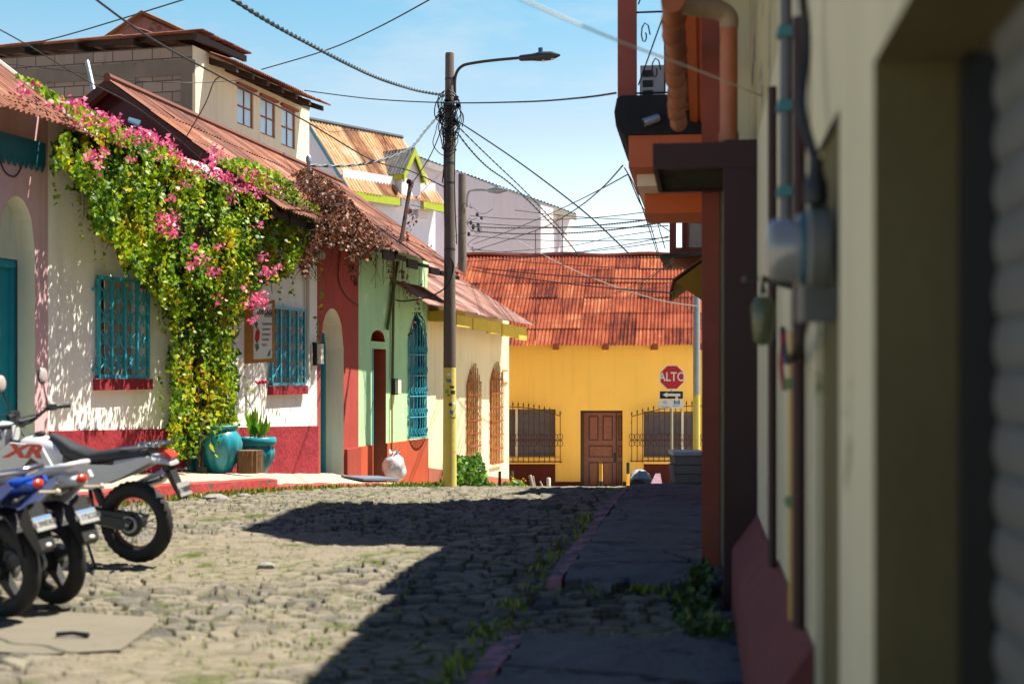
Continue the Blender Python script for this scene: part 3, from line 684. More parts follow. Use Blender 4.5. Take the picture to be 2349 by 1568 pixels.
corr(m, *roofside(LF, e0, e1, -5.4, 3.02, 2.88, -3, 1.9, 1.9), rows=1); rf = m.build('roof', M['tin_pink'], cr, 30)
m = MB(); n_ = 5
for i in range(n_):
    a = t0+.02+(e1-t0-.1)*i/n_; b = t0+(e1-t0-.1)*(i+1)/n_-.02; z = 2.86-.1*i/n_; m.fb(LF, a, b, .64+.012*(i % 2), .675+.012*(i % 2), z-.26-.02*i, z)
m.fb(LF, t0+.01, t0+.9, .0, .6, 2.72, 2.95)
m.build('fascia', M['yellowdk'], rf)
m = MB(); T, L, R = c4[3], c4[1], roofside(LF, e0, e1, -5.4, 3.02, 2.88, -3, 1.9, 1.9)[1]
o = -LF.D*(e1-t1-.002); m.poly([L+o-LF.N*.8, R+o+LF.N*.5, T+o-V((0, 0, .05))]); m.build('gable', M['cream'], cr)
m = MB(); q = fx(LF, 1151, 1162, 848, 880); m.fb(LF, q[0], q[1], 0, .03, q[2], q[3]); pl = m.build('plaque', M['wood'], cr)
m = MB(); m.fb(LF, q[0]+.04, q[1]-.04, .03, .036, q[2]+.05, q[3]-.05); m.build('plaque_face', M['signwhite'], pl)

sk = MB(); p = P(165, 1462, 8.15); sk.tube([(p.x-.09, p.y, .022), (p.x, p.y+.01, .028), (p.x+.10, p.y-.02, .02)], [.014, .012, .016], 6)
tag(sk.build('stick', M['black'], None, 50, loc=p), 'short dark stick lying on the concrete patch in front of the motorcycles', 'stick')
# ---------------------------------------------------------------- houses behind
bk = thing('block_house', 'tall house of bare grey concrete blocks with a cream side wall, behind the vine', 'house', (-9, 31, 0))
nb = -4.25; tb = (30-1.1)/.9658; te = LF.tu(709, nb)
def lz(t, n, v): return LF.zv(t, n, v)
ztop = lz(tb, nb, 104); FB = Fr(LF.p(tb, nb, 0), -LF.N, -LF.D)          # front wall: t runs to the left, n towards the camera
m = MB(); rect(m, FB, 0, 11, -2, ztop, 0); m.build('block_wall', M['block'], bk)
m = MB(); m.fb(FB, -.015, 11, -.1, .025, ztop-.62, ztop-.30)
for a, b in ((-.02, .26), (1.33, 1.56), (4.3, 4.55)): m.fb(FB, a, b, -.1, .03, -2, ztop-.62)
m.build('concrete_frame', plaster('rough_concrete', (.20, .165, .135), var=.3, stain=(.10, .085, .075), sth=.6), bk)
wins = [fx(LF, 544, 581, 204, 290, nb), fx(LF, 597, 631, 229, 312, nb), fx(LF, 645, 677, 250, 338, nb)]
m = MB(); panel(m, LF, tb, te, -2, ztop, wins, nb)
for q in wins: reveal(m, LF, q, .15, nb)
m.poly([LF.p(te, nb, -2), LF.p(te, nb-11, -2), LF.p(te, nb-11, ztop), LF.p(te, nb, ztop)])
m.build('side_wall', plaster('block_side_wall', (.76, .66, .48), var=.08, stain=(.38, .30, .18), sth=.7), bk)
for a, b, c, d in wins:
    wd = thing('window', None, None); wd.parent = bk; wd.location = LF.p(a, nb, c)-bk.location
    m = MB(); rect(m, LF, a, b, c, d, nb-.05); m.build('pane', M['bluewin'], wd)
    m = MB()
    for x in (a, (a+b)/2-.02, b-.05): m.fb(LF, x, x+.035, nb-.049, nb-.03, c, d)
    for z in (c, (c+d)/2-.02, d-.05): m.fb(LF, a, b, nb-.048, nb-.032, z, z+.04)
    m.fb(LF, a-.06, b+.06, nb-.01, nb+.08, d, d+.06); m.build('frame', M['redbar'], wd)
fr_, br_, fl_ = P(462, 68, 29.3), P(576, 122, 33.6), P(-60, 110, 32.2)
m = MB(); corr(m, fr_, br_, fl_, fl_+(br_-fr_), rows=3, pitch=.11, amp=.022)
rf = m.build('roof', M['tin_pink'], bk, 30)
m = MB()
for k in (.02, .28, .52, .76, .97):
    a = fr_.lerp(fl_, k)-V((0, 0, .06)); b = a+(br_-fr_); m.prism([a, b, b-V((0, 0, .14)), a-V((0, 0, .14))], (-.09, 0, 0))
for k in (.1, .9): a = fr_.lerp(br_, k)-V((.3, 0, .03)); b = a+(fl_-fr_)*.95; m.prism([a, b, b-V((0, 0, .10)), a-V((0, 0, .10))], (0, .09, 0))
m.build('rafters', M['beam'], rf)
q0, q1 = LF.at(540, 140, -3.55), LF.at(756, 241, -3.5)
m = MB(); up = -LF.N*2.6+V((0, 0, .95)); corr(m, q0, q1, q0+up, q1+up, rows=1, pitch=.1, amp=.022)
r2 = m.build('roof', M['rust_brown'], bk, 30)
m = MB()
for k in np.linspace(.03, .93, 7): a = q0.lerp(q1, k)-V((0, 0, .08))-LF.N*.06; m.prism([a, a+up*.35, a+up*.35-V((0, 0, .16)), a-V((0, 0, .12))], LF.D*.12)
m.fb(LF, tb+1.5, te, nb-.02, nb+.02, q1.z+.0, q0.z+.2); m.build('rafters', M['beam'], r2)
gh = thing('gable_house', 'dull pink gable end rising behind the flat tin roof of the block house', 'house', (-10, 38, 0))
L, T, R = P(215, 100, 38), P(325, 24, 38), P(470, 90, 38)
m = MB(); o = V((0, .25, -.12)); m.prism([L+o-V((0, 0, 8)), R+o-V((0, 0, 8)), R+o, T+o, L+o], (0, .2, 0)); m.build('gable', plaster('dull_pink_gable', (.30, .14, .12), var=.3, stain=(.14, .07, .06), sth=.55), gh)
m = MB(); dp = V((-1.2, 4.5, 0)); corr(m, L, L+dp, T, T+dp, rows=1); corr(m, R+dp, R, T+dp, T, rows=1); m.build('roof', M['rust_brown'], gh, 30)
# lilac house with the orange rust roof and dormer
RF2 = Fr((-5.73, 50, 0), (.613, .790, 0), (.790, -.613, 0))
rh = thing('lilac_dormer_house', 'lilac house with lime green fascias, an orange rust roof and a dormer', 'house', RF2.p(2, 0, -3))
ze = P(800, 437, 50).z; tE = RF2.tu(1016)
wt = fx(RF2, 931, 955, 412, 492, -.3)
m = MB(); panel(m, RF2, -.0, tE-.1, -4, ze-.1, [wt], -.3); shell(m, RF2, 0, tE-.1, -4, ze, -.3, -6); m.build('wall', M['lilac'], rh)
wup, rise = 2.2, 2.75
A, B = RF2.p(-.15, .1, ze), RF2.p(tE, .1, ze)
m = MB(); up = -RF2.N*wup+V((0, 0, rise)); corr(m, A, B, A+up, B+up, rows=1, pitch=.16, amp=.025)
bkA, bkB = A-RF2.N*4.4, B-RF2.N*4.4; corr(m, bkA, bkB, A+up, B+up, rows=1, pitch=.16)
rf = m.build('roof', M['rust_orange'], rh, 30)
m = MB(); td = RF2.tu(925); m.fb(RF2, -.15, td-.3, .06, .11, ze-.30, ze-.02); m.build('fascia', M['limegreen'], rf); m = MB(); m.fb(RF2, td+1.0, tE, .06, .11, ze-.30, ze-.02); m.build('fascia', M['limegreen'], rf)
m = MB(); m.tube([A+up, B+up], .09, 6); m.build('ridge_cap', M['tin_dark'], rf)
m = MB(); gl = [A+RF2.D*.2-V((0, 0, .1)), bkA+RF2.D*.2-V((0, 0, .1)), A+up+RF2.D*.2-V((0, 0, .1))]; m.poly(gl); gl2 = [B-RF2.D*.15, bkB-RF2.D*.15, B+up-RF2.D*.15]; m.poly(gl2); m.build('gable', M['lilac'], rh)
m = MB(); m.tube([A, A+up], .07, 4); m.build('barge_board', M['tealdk'], rf)
dm = thing('dormer', None, None); dm.parent = rh; dm.location = RF2.p(td, 0, ze)-rh.location
hw = .62; tm = td+.42; zr = RF2.zv(tm, .15, 338); zv_ = RF2.zv(tm, .1, 402)
F0, Bk = RF2.p(tm, .2, zr), RF2.p(tm, -1.75, zr)
m = MB()
for sg in (-1, 1):
    e = RF2.D*(sg*hw); corr(m, RF2.p(tm, .2, zv_)+e, RF2.p(tm, -1.75, zv_)+e, F0, Bk, rows=1, pitch=.16, amp=.02)
m.build('dormer_roof', M['tin_dark'], dm, 30)
m = MB(); m.prism([RF2.p(tm-hw+.1, 0, ze-.3), RF2.p(tm+hw-.1, 0, ze-.3), RF2.p(tm+hw-.1, 0, zv_+.05), RF2.p(tm, 0, zr-.08), RF2.p(tm-hw+.1, 0, zv_+.05)], -RF2.N*1.6); m.build('dormer_wall', M['lilac'], dm)
m = MB()
for sg in (-1, 1): a, b = RF2.p(tm+sg*hw, .17, zv_-.03), RF2.p(tm, .17, zr-.03); m.prism([a, b, b-V((0, 0, .3)), a-V((0, 0, .3))], RF2.N*.05)
for sg in (-1, 1): m.fb(RF2, tm+sg*hw-.03, tm+sg*hw+.03, -1.6, .15, zv_-.22, zv_-.03)
m.build('barge_board', M['limegreen'], dm)
wd = thing('window', None, None); wd.parent = rh; wd.location = RF2.p(wt[0], 0, wt[2])-rh.location
m = MB(); rect(m, RF2, wt[0], wt[1], wt[2], wt[3], -.4)
for k in range(9): z = wt[2]+(wt[3]-wt[2])*k/9; m.poly([RF2.p(wt[0], -.36, z), RF2.p(wt[1], -.36, z), RF2.p(wt[1], -.39, z+(wt[3]-wt[2])/9.5), RF2.p(wt[0], -.39, z+(wt[3]-wt[2])/9.5)])
m.build('pane', M['bluewin'], wd)
m = MB(); reveal(m, RF2, wt, .12, -.3); m.fb(RF2, wt[1], wt[1]+.5, -.3, -.2, wt[2]-.1, wt[3]+.1); m.build('frame', M['lilacpink'], wd)
# pale mono-pitch building
pb = thing('pale_pink_building', 'pale pink building with a sloping grey tin roof behind the wire tangle', 'building', P(1130, 700, 59))
a, b, c = P(945, 352, 57), P(1240, 470, 58), P(1316, 492, 61)
m = MB(); m.poly([(a.x, a.y, -6), (b.x, b.y, -6), b, a]); m.poly([(b.x, b.y, -6), (c.x, c.y, -6), c, b]); bc = c+V((-5, 9, 0)); ba = a+V((-3, 9, 0))
m.poly([(c.x, c.y, -6), (bc.x, bc.y, -6), bc, c]); m.poly([(a.x, a.y, -6), (ba.x, ba.y, -6), ba, a]); m.build('wall', M['lilacpink'], pb)
m = MB(); a_, c_ = P(940, 352, 56.6), P(1322, 490, 59.5); up = V((.2, 5.5, 2.1)); corr(m, a_, c_, a_+V((0, 8, .3)), c_+V((-1, 8, .6)), rows=2, pitch=.16, amp=.03)
rf = m.build('roof', M['tin_dark'], pb, 30)
m = MB(); m.prism([a_-V((0, 0, .05)), c_-V((0, 0, .05)), c_-V((0, 0, .3)), a_-V((0, 0, .3))], (0, .06, 0)); m.build('fascia', M['pipewhite'], rf)
m = MB()
for u, v0 in ((1188, 490), (1287, 494)): p = P(u, v0, 58.5 if u < 1250 else 59.6); m.box(p-V((.05, .14, 3)), (.1, 0, 0), (0, .1, 0), (0, 0, 3))
m.build('wall_joint', M['lilac'], pb)

# ---------------------------------------------------------------- yellow house closing the street
yh = thing('yellow_house', 'yellow house with a big rust red tin roof and carved brown door facing the street', 'house', (3, 40, -2.2))
X = lambda u: YF.tu(u)
Zv = lambda v: CZ+(HV-v)/F*40
x0, x1 = X(1040), X(1690); zt = Zv(786)
dr = (X(1331), X(1428), -3, Zv(941)); wl = (X(1166), X(1273), Zv(1047), Zv(938)); wr = (X(1476), X(1604), Zv(1047), Zv(943))
m = MB(); panel(m, YF, x0, x1, -4, zt+.1, [dr, wl, wr]); shell(m, YF, x0, x1, -4, zt, 0, -7)
for q in (dr, wl, wr): reveal(m, YF, q, .3 if q is dr else .2)
m.build('wall', M['yellow'], yh)
m = MB()
for a, b, zt_ in ((x0, wl[1], wl[2]-.2), (wl[1], dr[0]-.002, Zv(1104)), (dr[1]+.002, wr[0], Zv(1104)), (wr[0], x1, wr[2]-.2)): m.fb(YF, a, b, -.01, .025, -4, zt_)
m.build('dado', M['browndado'], yh)
e0, e1 = P(1095, 792, 39.5), P(1720, 790, 39.5); up = V((.55, 4.3, Zv(792)*0+2.55)); up = V((.55, 4.3, P(0, 585, 43.65).z-e0.z))
m = MB(); corr(m, e0-V((1.2, 0, 0)), e1, e0-V((1.2, 0, 0))+up, e1+up, rows=6, pitch=.105, amp=.022, pw=.78, rag=.05)
bk_ = V((0, 8.6, 0)); corr(m, e0+bk_-V((1.2, 0, 0)), e1+bk_, e0-V((1.2, 0, 0))+up, e1+up, rows=2, pitch=.105)
rf = m.build('roof', M['rust_red'], yh, 30)
m = MB(); a, b = e0-V((1.2, 0, 0))+up, e1+up; m.tube([a.lerp(b, k/24)+V((0, 0, .03*math.sin(k*.9))) for k in range(25)], .085, 6); m.build('ridge_cap', M['rust_red'], rf)
m = MB()
for u in (1268, 1381, 1492, 1600): x = X(u); m.fb(YF, x, x+.15, .0, .55, zt-.20, zt-.03)
m.build('rafter_ends', M['redbar'], rf)
dt = thing('door', None, None); dt.parent = yh; dt.location = YF.p(dr[0], 0, -1.7)-yh.location
m = MB(); m.fb(YF, dr[0], dr[1], -.28, -.22, -3, dr[3]); m.build('leaf', M['doorwood'], dt)
m = MB(); xs = X(1414)
for (a, b, c, d) in ((1351, 1373, 954, 1010), (1383, 1406, 954, 1010), (1351, 1406, 1022, 1049), (1351, 1373, 1060, 1114), (1383, 1406, 1060, 1114), (1419, 1427, 954, 1010), (1419, 1427, 1022, 1049), (1419, 1427, 1060, 1114)):
    a, b, c, d = X(a), X(b), Zv(d), Zv(c)
    m.fb(YF, a+.03, b-.03, -.219, -.20, c+.03, d-.03)
m.build('panels', M['doorwood'], dt)
m = MB()
for (a, b, c, d) in ((1351, 1373, 954, 1010), (1383, 1406, 954, 1010), (1351, 1406, 1022, 1049), (1351, 1373, 1060, 1114), (1383, 1406, 1060, 1114), (1419, 1427, 954, 1010), (1419, 1427, 1022, 1049), (1419, 1427, 1060, 1114)):
    a, b, c, d = X(a), X(b), Zv(d), Zv(c)
    for s in ((a, b, c, c+.028), (a, b, d-.028, d), (a, a+.028, c+.028, d-.028), (b-.028, b, c+.028, d-.028)): m.fb(YF, s[0], s[1], -.2195, -.192, s[2], s[3])
m.fb(YF, dr[0]+.001, dr[0]+.1, -.215, -.1, -3, dr[3]-.001); m.fb(YF, dr[0]+.1, dr[1]-.001, -.215, -.14, dr[3]-.07, dr[3]-.002); m.fb(YF, xs-.01, xs+.02, -.219, -.195, -3, dr[3]-.07)
m.build('moulding', paint('dark_door_moulding', (.05, .012, .008), .4, .2), dt)
m = MB(); xh = X(1411); m.fb(YF, xh-.03, xh+.03, -.219, -.20, Zv(1062), Zv(1038)); m.tube([YF.p(xh, -.2, Zv(1042)), YF.p(xh, -.13, Zv(1045)), YF.p(xh, -.13, Zv(1055)), YF.p(xh, -.2, Zv(1058))], .014, 6); m.build('handle', M['darksteel'], dt)
def ywin(q, u0, u1, vtop, vbot, mull, spears):
    wd = thing('window', None, None); wd.parent = yh; wd.location = YF.p(q[0], 0, q[2])-yh.location
    m = MB(); rect(m, YF, q[0], q[1], q[2], q[3], -.195); m.build('backing', M['dark'], wd)
    m = MB(); K = 13; hh = (q[3]-q[2])/K
    for k in range(K): z = q[2]+hh*k; m.poly([YF.p(q[0], -.12, z), YF.p(q[1], -.12, z), YF.p(q[1], -.17, z+hh*1.1), YF.p(q[0], -.17, z+hh*1.1)])
    m.build('louvre_pane', paint('louvre_glass', (.17, .15, .145), .3, .3, bump=0, spec=.5), wd)
    m = MB(); mx = X(mull); m.fb(YF, mx-.04, mx+.04, -.15, -.08, q[2], q[3]); m.build('mullion', M['creamrev'], wd)
    m = MB(); m.fb(YF, q[0]-.02, min(q[1]+.12, x1), -.02, .18, q[2]-.19, q[2]-.02); m.build('sill', M['yellow'], wd)
    m = MB(); a, b = X(u0), X(u1); zb = Zv(vbot); g = .22; tops = []
    for i in range(spears+1):
        f = i/spears; x = a+(b-a)*f; cur = Zv(vtop)-(.26*(2*f-1)**2 if u0 < 1400 else .30*(1-min(1, f*1.15))**2)
        if u0 < 1400: cur = Zv(vtop)-.26*max(0, (f-.25)/.75)**2
        tops.append((x, cur)); m.tube([YF.p(x, g, zb), YF.p(x, g, cur-.08)], .011, 5); m.tube([YF.p(x, g, cur-.09), YF.p(x, g, cur-.05), YF.p(x, g, cur+.03)], [.011, .026, .002], 5)
    m.tube([YF.p(x, g+.01, z-.12) for x, z in tops], .013, 5); m.tube([YF.p(a-.05, g+.01, zb+.03), YF.p(b+.05, g+.01, zb+.03)], .014, 5)
    zm = Zv(1008); m.tube([YF.p(a-.04, g+.01, zm), YF.p(b+.06, g+.01, zm)], .011, 5)
    for x, _ in tops:
        for sx in (-1, 1):
            for sz in (-1, 1): m.tube([YF.p(x+sx*(.02+.055*math.sin(k*.7)), g+.012, zm+sz*(.02+.075*(1-math.cos(k*.7)))) for k in range(6)], .008, 4)
    for x in (a, b):
        for z in (zb+.04, tops[0][1]-.3, zm): m.tube([YF.p(x, -.01, z), YF.p(x, g, z)], .011, 5)
    m.build('iron_grille', M['iron'], wd)
ywin(wl, 1128, 1284, 922, 1060, 1185, 13); ywin(wr, 1447, 1622, 920, 1058, 1565, 14)
# ---------------------------------------------------------------- right row of houses, in shade
def rt(u, n=0): return RF.tu(u, n)
def rz(t, n, v): return RF.zv(t, n, v)
nh = thing('near_cream_house', 'shaded cream house at the right edge with a steel roller shutter and dark door hood', 'house', RF.p(6, 0, 0))
tA = rt(2004); zl = rz(tA, 0, 143); shh = (.2, tA, -.5, zl)
t19, t18, t17 = rt(1925), rt(1870), rt(1735)
m = MB(); panel(m, RF, -4, t19, -1, 3.5, [shh]); m.fb(RF, t19-.02, t19-.001, -.06, -.001, -1, 3.5); m.fb(RF, t18+.001, t18+.03, -.06, -.001, -1, 3.0); panel(m, RF, t18, 9.3, -1, 3.0, [])
panel(m, RF, t19, t18, rz(4, 0, 300), 3.5, []); panel(m, RF, t18, 6.6, 3.0, 3.5, [])
shell(m, RF, -4, 10.4, -1, 3.5, -.3, -7); m.build('wall', M['nearwall'], nh)
m = MB(); m.poly([RF.p(6.6, 0, 3.0), RF.p(10.6, 0, 3.0), RF.p(10.6, 0, 4.42), RF.p(6.6, 0, 4.30)]); m.build('peeling_wall', M['peel'], nh)
m = MB(); rect(m, RF, t19-.05, t18+.02, -1, rz(4, 0, 298), -.022); m.build('bare_strip', M['olive'], nh)
m = MB(); reveal(m, RF, shh, .2); m.build('shutter_recess', M['olive'], nh)
st = thing('roller_shutter', None, None); st.parent = nh; st.location = RF.p(1.5, -.2, 0)-nh.location
m = MB(); z = -.2; k = 0
while z < zl:
    za = z+.095
    prof = [(-.205, z), (-.197, z+.01), (-.190, z+.045), (-.197, z+.085), (-.205, za)]
    for (n0, z0), (n1, z1) in zip(prof, prof[1:]): m.poly([RF.p(.1, n0, z0), RF.p(2.7, n0, z0), RF.p(2.7, n1, z1), RF.p(.1, n1, z1)])
    z = za
m.build('slats', M['shutter'], st)
m = MB(); m.fb(RF, tA-.075, tA-.002, -.23, -.165, -.4, zl-.002); m.build('guide_rail', M['black'], st)
# maroon plinth with a sloping top
m = MB(); a, b = rt(1868), 9.05
for p, q, dz in ((a, 6.6, .0), (6.62, b, -.03)): m.prism([RF.p(p, 0, -.5), RF.p(p, .17, -.5), RF.p(p, .16, .44+dz), RF.p(p, .005, .66+dz)], RF.D*(q-p))
m.build('plinth', plaster('maroon_plinth', (.155, .05, .05), var=.3, stain=(.115, .045, .045), sth=.55, sscale=4), nh)
m = MB(); m.fb(RF, 9.1, 9.45, -.01, .21, -.5, 3.0); pier = m.build('pier', M['darkmaroon'], nh)
cp = thing('door_hood', None, None); cp.parent = nh; cp.location = RF.p(9.1, .3, 2.8)-nh.location
m = MB(); zt, zb = rz(9.1, .66, 330), rz(9.1, .66, 388); m.fb(RF, 9.09, 9.13, -.01, .66, zb, zt); m.fb(RF, 9.13, 10.3, .63, .66, zb, zt); m.fb(RF, 10.26, 10.3, -.01, .63, zb, zt); m.fb(RF, 9.13, 10.26, -.01, .63, zt-.04, zt-.005); m.build('fascia', M['darkmaroon'], cp)
m = MB(); m.fb(RF, 9.13, 10.26, -.01, .63, zb+.02, zb+.05); m.build('soffit', M['moss'], cp)
m = MB(); corr(m, RF.p(-4.5, -.30, 4.1), RF.p(10.45, .31, 4.47), RF.p(-4.5, -3, 5.4), RF.p(10.45, -3, 5.8)); corr(m, RF.p(-4.5, -7.5, 3.5), RF.p(10.45, -7.5, 3.6), RF.p(-4.5, -3, 4.9), RF.p(10.45, -3, 5.8)); m.build('roof', M['rust_brown'], nh, 30)  # unseen roof, front eave skewed to place the shadow edge on the road
m = MB(); m.prism([RF.p(6.2, 0, 4.32), RF.p(10.45, 0, 4.40), RF.p(10.45, .28, 4.40), RF.p(6.2, .10, 4.32)], (0, 0, .04)); m.build('soffit', M['orange'], nh)
# pipes and conduits on the near wall
def rtube(name, label, cat, u, v0, v1, r, mat_, n=.035, clamps=(), cm=None, group=None, t=None):
    t = t or rt(u, n); z0, z1 = rz(t, n, v1), rz(t, n, v0)
    m = MB(); m.tube([RF.p(t, n, z0), RF.p(t, n, z1)], r, 10)
    o = m.build(name, mat_, None, 60, loc=RF.p(t, n, z0)); tag(o, label, cat, group)
    for v in clamps:
        z = rz(t, n, v); c = MB(); c.fb(RF, t-r*1.6, t+r*1.6, 0, n+r+.008, z-.02, z+.02); c.fb(RF, t+r, t+r*2.8, .0, n+r+.012, z-.012, z+.012); c.build('clamp', cm or M['steel'], o)
    return o
rtube('wall_pipe', 'thin dark red pipe on the near wall ending on the plinth, left of the meter', 'pipe', 1771, 200, 1300, .02, M['darkmaroon'])
rtube('conduit', 'grey metal conduit with teal clamps high on the near wall above the meter', 'conduit', 1796, -60, 520, .022, paint('dull_conduit', (.09, .10, .115), .5, .25, metal=.3), clamps=(75, 245, 440), cm=paint('teal_clamp', (.03, .15, .18), .4), t=rt(1799, .04))
rtube('wall_pipe', 'dark red pipe behind the electricity meter on the near cream wall', 'pipe', 1832, 40, 1440, .022, M['darkmaroon'])
rtube('conduit', 'thin yellow ochre conduit with green clamps below the electricity meter', 'conduit', 1815, 760, 1420, .011, paint('ochre_conduit', (.42, .28, .06), .5), clamps=(880, 1150), cm=paint('green_clamp', (.12, .22, .10), .5))
mt = thing('electricity_meter', 'round glass electricity meter on the near cream wall', 'meter', RF.p(3.95, 0, 1.9))
zc = rz(3.95, .07, 572)
m = MB(); m.lathe(RF.p(3.95, 0, zc), [(.118, 0), (.122, .012), (.122, .055), (.108, .064)], 24, axis=RF.N); m.cb(RF.p(3.95, .03, zc-.15), .10, .10, .10); m.build('meter_box', paint('meter_case', (.10, .115, .11), .5, .2), mt)
m = MB(); m.lathe(RF.p(3.98, .065, zc), [(.098, 0), (.098, .02), (.088, .022), (.088, .085), (.075, .10), (.0, .104)], 20, axis=RF.N); m.build('glass_cover', M['glassy'], mt, 50)
m = MB(); m.lathe(RF.p(3.98, .067, zc), [(.104, 0), (.104, .014)], 20, axis=RF.N); m.build('collar_ring', paint('blue_ring', (.03, .12, .20), .4), mt, 50)
m = MB(); m.lathe(RF.p(3.9, .04, zc+.12), [(.034, 0), (.034, .05), (.02, .09), (.02, .12)], 12); m.build('weather_head', M['black'], mt, 40)
lp = thing('wall_lantern', 'small green glass lantern hanging on the near wall below the meter', 'lantern', RF.p(5.6, .1, 1.6))
m = MB(); zc = rz(5.6, .1, 715); m.lathe(RF.p(5.6, .11, zc-.13), [(.02, 0), (.036, .02), (.044, .08), (.05, .15), (.025, .19)], 10); m.build('shade', paint('green_glass', (.07, .09, .045), .25, .4, dirt=(.15, .14, .09)), lp, 40)
m = MB(); m.tube([RF.p(5.6, 0, zc+.10), RF.p(5.6, .11, zc+.13), RF.p(5.6, .11, zc+.07)], .016, 6); m.cb(RF.p(5.62, .16, zc+.13), .05, .09, .02); m.build('bracket', M['black'], lp)
def rcable(label, pts, r, mat_=None):
    m = MB(); m.tube(spline([RF.p(*p) for p in pts]), r, 6); tag(m.build('cable', mat_ or M['cableblk'], None, 60, loc=RF.p(*pts[0])), label, 'cable', 'loose cables on the near wall')
rcable('black cable bundle hanging down the near cream wall to the meter', [(4.15, .05, 3.3), (4.1, .07, 2.75), (4.12, .05, 2.45), (4.0, .07, 2.25), (3.9, .04, 2.08)], .014)
rcable('short black cable looping from the meter down to the lantern', [(3.9, .06, 1.77), (4.3, .05, 1.62), (4.9, .06, 1.55), (5.5, .04, 1.68)], .012)
rcable('short dark red cable hanging beside the pipe below the lantern', [(5.2, .05, 1.66), (5.25, .06, 1.55), (5.2, .05, 1.45)], .009, M['maroon'])
# brown-red pilaster house with gutter
gh2 = thing('orange_gutter_house', 'shaded house with a brown red pilaster, orange eaves and a clay coloured gutter', 'house', RF.p(12, 0, 0))
m = MB(); m.fb(RF, 10.5, 15.95, -4, .22, -2, 4.45); m.build('wall', M['nearwall'], gh2)
tp = rt(1612, .35); m = MB(); m.fb(RF, 10.46, 10.8, .221, .35, -1, 4.42); m.build('pilaster', M['brownred'], gh2)
m = MB(); m.fb(RF, 10.51, 15.95, .0, .48, 4.34, 4.42)
for i in range(3): m.fb(RF, 10.51, 15.95, .235+.08*i, .285+.08*i, 4.325, 4.341)
sf = m.build('soffit', M['orange'], gh2)
m = MB(); corr(m, RF.p(10.46, .49, 4.47), RF.p(16, .53, 4.47), RF.p(10.46, -3, 5.8), RF.p(16, -3, 5.8)); corr(m, RF.p(10.46, -7, 4.48), RF.p(16, -7, 4.48), RF.p(10.46, -3, 5.8), RF.p(16, -3, 5.8)); m.build('roof', M['rust_brown'], gh2, 30)
gt = thing('gutter', None, None); gt.parent = gh2; gt.location = RF.p(9, .55, 3.8)-gh2.location
pts, rs = [], []
for i in range(9):
    for ds, r in ((.0, .075), (.42, .074), (.421, .082), (.47, .082)):
        pts.append(RF.p(8.95+i*.47+ds, .53+.005*i+.008*math.sin(i*2.1), 3.86-.003*i)); rs.append(r)
m = MB(); m.tube(pts, rs, 14); m.build('gutter_pipe', M['pipeorange'], gt, 50)
dp = thing('downpipe', None, None); dp.parent = gh2; dp.location = RF.p(9.3, .17, 3)-gh2.location
m = MB(); m.tube([RF.p(9.3, .175, 3.0), RF.p(9.3, .175, 3.82)], .057, 14); m.tube([RF.p(9.3, .175, 3.02), RF.p(9.3, .175, 3.08)], .064, 14); m.build('pipe', M['copper'], dp, 50)
m = MB(); m.tube(spline([RF.p(9.3, .175, 3.76), RF.p(9.29, .18, 3.83), RF.p(9.26, .25, 3.868), RF.p(9.15, .42, 3.872), RF.p(8.98, .53, 3.865)], 6), .062, 12); m.build('elbow', paint('grey_ochre_elbow', (.30, .22, .15), .5, .3), dp, 50)
# balcony house
bh = thing('balcony_house', 'tall shaded house with an orange balcony slab blackened by mould', 'house', RF.p(18, 0, 0))
m = MB(); m.fb(RF, 15.96, 18.6, -5, .0, -2, 9.0); m.fb(RF, 18.6, 20.2, -5, .0, -2, 4.9); m.build('wall', M['orange'], bh)
zb0, zb1 = rz(16, 1.3, 310), rz(16, 1.3, 220)
m = MB(); c = []
for i in range(9):
    n_ = 1.36*i/8; c.append(n_)
m.prism([RF.p(16, .0, zb0), RF.p(16, 1.22, zb0), RF.p(16, 1.31, zb0+.10), RF.p(16, 1.33, zb0+.26), RF.p(16, 1.30, zb1-.03), RF.p(16, 1.25, zb1), RF.p(16, 0, zb1)], RF.D*2.6); m.build('balcony_slab', M['soot'], bh)
m = MB(); m.fb(RF, 16.05, 18.55, 0, 1.17, zb0-.36, zb0-.002); m.build('balcony_beam', paint('orange_beam', (.50, .115, .045), .7, .12), bh)
m = MB(); m.fb(RF, 16.6, 18.5, 0, 1.10, zb0-.50, zb0-.362); m.build('beam_band', M['creamrev'], bh)
m = MB(); m.fb(RF, 17.3, 18.45, 0, 1.04, zb0-.74, zb0-.502); m.build('lower_beam', paint('bright_orange_beam', (.58, .13, .03), .7, .12), bh)
m = MB(); m.fb(RF, 16.15, 16.36, 1.09, 1.30, zb1, 6.3); m.build('column', M['brownred'], bh)
m = MB(); m.prism([RF.p(14.2, -.5, 8.95), RF.p(15.25, .55, 8.95), RF.p(18.6, .68, 8.95), RF.p(18.6, -5.3, 8.95), RF.p(14.2, -5.3, 8.95)], (0, 0, .2)); m.fb(RF, 16.0, 16.5, -.3, 1.32, 6.3, 6.5); m.build('shadow_roof_slab', M['greyconc'], bh)  # unseen roof, its outline shaped to cast the broad shadow on the road
